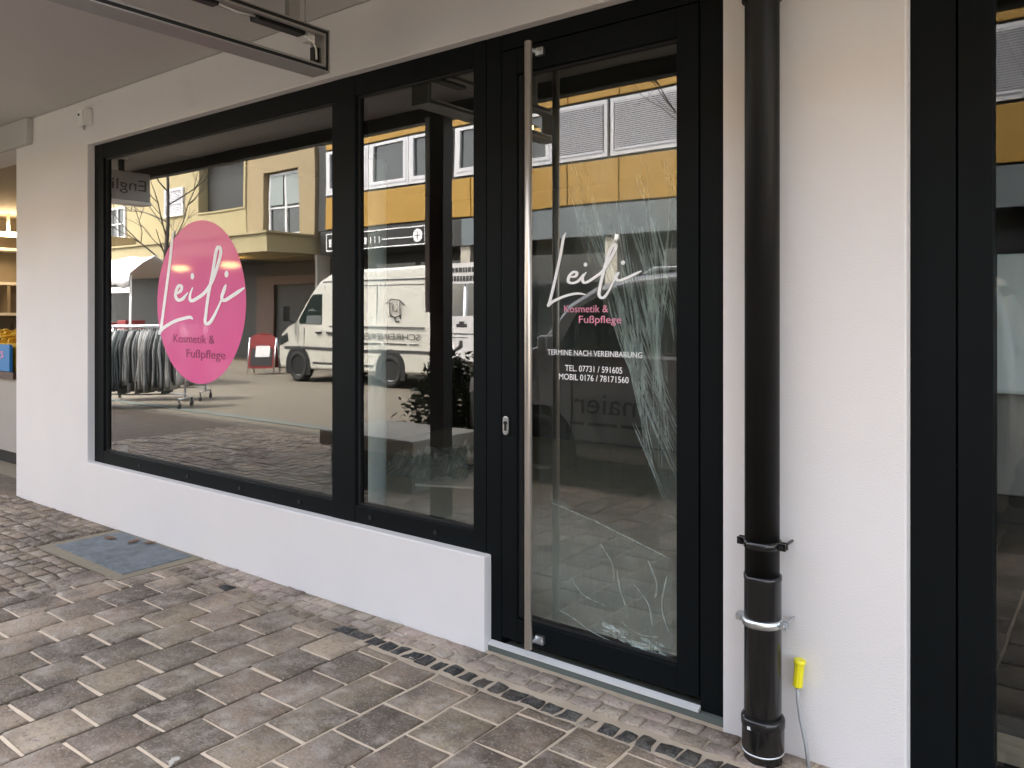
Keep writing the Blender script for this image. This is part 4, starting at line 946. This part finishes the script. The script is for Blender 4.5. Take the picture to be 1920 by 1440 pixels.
for x, y, wd, h, lab, m in bx:
    mb = MB(); mb.box(x, y - .2, .861, x + wd, y + .2, .861 + h); o = mb.build('crate', m, None, bevel=.01); tag(o, lab, 'box', 'red boxes on the market stall')
    mb = MB(); mb.box(x + .05, y + .201, .861 + h * .35, x + wd - .05, y + .206, .861 + h * .60); mb.build('paper_label', CANVAS, o)
def rack(x0, x1, y, label, seed, n):
    rq = random.Random(seed); rt = empty('clothes_rack', ((x0 + x1) / 2, y, G), label, 'clothes rack', 'clothes racks on the pavement')
    mb = MB(); mb.tube([(x0, y, 1.24), (x1, y, 1.24)], .016, 8); mb.build('top_rail', ZINC, rt)
    for x in (x0 + .04, x1 - .04):
        mb = MB(); mb.tube([(x, y, .10), (x, y, 1.24)], .016, 8); mb.tube([(x, y - .28, .10), (x, y + .28, .10)], .016, 8); mb.build('end_frame', ZINC, rt)
        for s in (-.26, .26):
            mb = MB(); mb.disc((x, y + s, G + .045), .045, (1, 0, 0), .03, 14); mb.tube([(x, y + s, .0), (x, y + s, .10)], .012, 6); mb.build('castor', DKPLASTIC, rt)
    mb = MB(); mb.tube([(x0, y, .16), (x1, y, .16)], .012, 8); mb.build('bottom_bar', ZINC, rt)
    TR = Matrix.Translation(rt.location) @ Matrix.Rotation(R(-38), 4, 'Z') @ Matrix.Translation(-rt.location)
    for k in range(n):
        x = x0 + .09 + (x1 - x0 - .18) * k / (n - 1); wd = rq.uniform(.20, .26); ln = rq.uniform(.78, 1.0); th = rq.uniform(.012, .022)
        mb = MB(); rows = []
        for i in range(7):
            u = i / 6; hw = wd * (.25 + .75 * min(1, u * 4)) * (1 + .08 * math.sin(3 * u + k)); z = 1.19 - .02 - ln * u
            rows.append([mb.b.verts.new((x + th * math.cos(a) * (.4 + u) * (1 + .7 * math.sin(a * 6 + k) * u) + .010 * math.sin(5 * u + k * 1.7), y + hw * math.sin(a) * (1 + .05 * math.sin(9 * a + k)), z)) for a in [2 * math.pi * q / 22 for q in range(22)]])
        for a, b_ in zip(rows, rows[1:]):
            for q in range(22): f = mb.b.faces.new((a[q], a[(q + 1) % 22], b_[(q + 1) % 22], b_[q])); f.smooth = True
        mb.b.faces.new(rows[0]); mb.b.faces.new(rows[-1])
        o = mb.build('hanging_garment', rq.choice([GARMENT[0], GARMENT[1], GARMENT[0], GARMENT[3], GARMENT[2], GARMENT[2]]), None)
        tag(o, 'garment hanging in the row on the ' + ('front' if seed == 1 else 'rear') + ' clothes rack', 'clothing', 'garments on the ' + ('front' if seed == 1 else 'rear') + ' clothes rack')
        mb = MB(); mb.tube([(x, y, 1.262), (x, y + .02, 1.25), (x, y + .01, 1.22), (x, y, 1.17)], .004, 6); mb.build('hanger_hook', ZINC, o)
        o.matrix_basis = TR
    rt.rotation_euler = (0, 0, R(-38))
rack(-13.55, -11.75, -3.55, 'front clothes rack hung with grey and black garments', 1, 48)
rack(-14.3, -12.6, -4.45, 'rear clothes rack behind the front one near the stall', 2, 26)

# ---- planter, bush, post with boards, arcade post
pl = empty('stone_planter', (-5.2, -2.2, G), 'low dark planter with pale stone top in front of the window', 'planter')
mb = MB(); mb.box(-5.80, -2.62, .27, -4.62, -1.78, .40); mb.build('stone_top', CONCRETE, pl, bevel=.012)
mb = MB(); mb.box(-5.72, -2.55, G, -4.70, -1.85, .27); mb.build('planter_body', DKCONC, pl)
bu = empty('evergreen_bush', (-5.35, -3.1, G), 'dark evergreen bush growing between planter and grey car', 'bush')
mb = MB(); rb = random.Random(9)
for k in range(5):
    a = rb.uniform(0, 6.28); mb.tube([(-5.35, -3.1, G), (-5.35 + .12 * math.cos(a), -3.1 + .12 * math.sin(a), .5), (-5.35 + .3 * math.cos(a), -3.1 + .3 * math.sin(a), .95)], [.03, .018, .006], 6)
mb.build('stem', BARK, bu)
mb = MB()
for k in range(4200):
    while True:
        v = Vector((rb.uniform(-1, 1), rb.uniform(-1, 1), rb.uniform(-1, 1)))
        if v.length < 1 and rb.random() < v.length + .25: break
    lump = 1 + .22 * math.sin(5 * v.x + 3 * v.z) + .15 * math.sin(7 * v.y - 4 * v.x)
    c = Vector((-5.35 + v.x * .50 * lump, -3.1 + v.y * .42 * lump, .52 + v.z * .52 * lump))
    if c.z < .03: continue
    a = Vector((rb.gauss(0, 1), rb.gauss(0, 1), rb.gauss(0, 1))).normalized(); b2 = a.orthogonal().normalized(); s = rb.uniform(.025, .06)
    mb.poly([c - a * s, c + b2 * s * .4, c + a * s, c - b2 * s * .4])
mb.build('foliage', LEAF1, bu, fix=False)
sp = empty('board_post', (-7.3, -5.45, G), 'grey post carrying two white notice boards in the street', 'sign post')
mb = MB(); mb.tube([(-7.31, -5.53, G), (-7.31, -5.53, 2.1)], .032, 12); mb.build('post', ZINC, sp)
mb = MB(); mb.box(-7.56, -5.49, 1.86, -7.06, -5.47, 2.15); pb = mb.build('upper_board', CANVAS, sp)
mb = MB(); rr = random.Random(2)
for z in (2.05, 1.93):
    x = -7.09
    while x > -7.5: wd = rr.uniform(.03, .06); mb.box(x - wd, -5.469, z - .035, x, -5.467, z + .035); x -= wd + .014
mb.build('board_lettering', DKPLASTIC, pb)
mb = MB(); mb.box(-7.57, -5.49, .80, -7.06, -5.47, 1.42); pb = mb.build('lower_board', CANVAS, sp)
mb = MB(); mb.box(-7.42, -5.469, 1.26, -7.22, -5.467, 1.31); mb.box(-7.37, -5.469, 1.31, -7.27, -5.467, 1.345); mb.box(-7.54, -5.469, 1.16, -7.1, -5.467, 1.175); mb.box(-7.54, -5.469, 1.11, -7.2, -5.467, 1.12)
mb.prism([(-7.55, -5.467, .86), (-7.30, -5.467, .98), (-7.30, -5.467, 1.07), (-7.36, -5.467, 1.07), (-7.38, -5.467, .99), (-7.55, -5.467, .90)], (0, -.002, 0)); mb.build('board_picture', DKPLASTIC, pb)
po = empty('arcade_post', (-3.95, -1.5, G), 'dark square post with white edge strip carrying the soffit edge', 'post')
mb = MB(); mb.box(-4.09, -1.52, G, -3.955, -1.42, 2.889); mb.build('post_core', DARKWALL, po, bevel=.004)
mb = MB(); mb.box(-4.135, -1.46, 1.45, -4.0915, -1.42, 2.889); mb.build('edge_strip', ZINC, po)

# ---- bare trees
def tree(x, y, h, seed, label, lean=0.0, low=.38):
    rq = random.Random(seed); rt = empty('bare_tree', (x, y, G), label, 'tree', 'bare street trees')
    tr = MB(); br = MB()
    p = Vector((x, y, G)); pts = [p.copy()]; n = 8
    for i in range(1, n + 1): pts.append(Vector((x + lean * i / n + rq.uniform(-.05, .05), y + rq.uniform(-.05, .05), G + h * i / n)))
    tr.tube(pts, [.085 * (1 - .78 * i / n) for i in range(n + 1)], 10)
    def grow(p, d, l, r, lev):
        q = [p]; dd = d.copy(); m = 5
        for i in range(m):
            dd = (dd + Vector((rq.gauss(0, .13), rq.gauss(0, .13), rq.gauss(.06, .1)))).normalized(); q.append(q[-1] + dd * l / m)
        br.tube(q, [r * .62 * (1 - .7 * i / m) for i in range(m + 1)], 6 if lev < 2 else 4, caps=False)
        if lev < 3:
            for k in range(4 if lev < 2 else 3):
                t = rq.uniform(.3, 1); i = min(m - 1, int(t * m)); base = q[i]; a = rq.uniform(0, 6.28)
                nd = (dd + Vector((math.cos(a), math.sin(a), rq.uniform(-.1, .5))) * .8).normalized(); grow(base, nd, l * rq.uniform(.45, .65), r * .5, lev + 1)
    for k in range(11):
        t = low + (1 - low) * k / 10; b0 = pts[0].lerp(pts[-1], t); a = k * 2.4 + rq.uniform(-.4, .4)
        grow(Vector((x + lean * t, y, G + h * t)), Vector((math.cos(a), math.sin(a), rq.uniform(.35, .8))).normalized(), h * rq.uniform(.28, .42) * (1.15 - .5 * t), .045 * (1.2 - .7 * t), 1)
    tr.build('trunk', BARK, rt); br.build('crown', BARK, rt)
tree(-18.7, -7.5, 6.0, 4, 'bare dark tree in front of the tan house behind the market stall')
tree(-3.9, -7.3, 6.4, 8, 'bare dark tree in front of the yellow building, right of the car', low=.45)
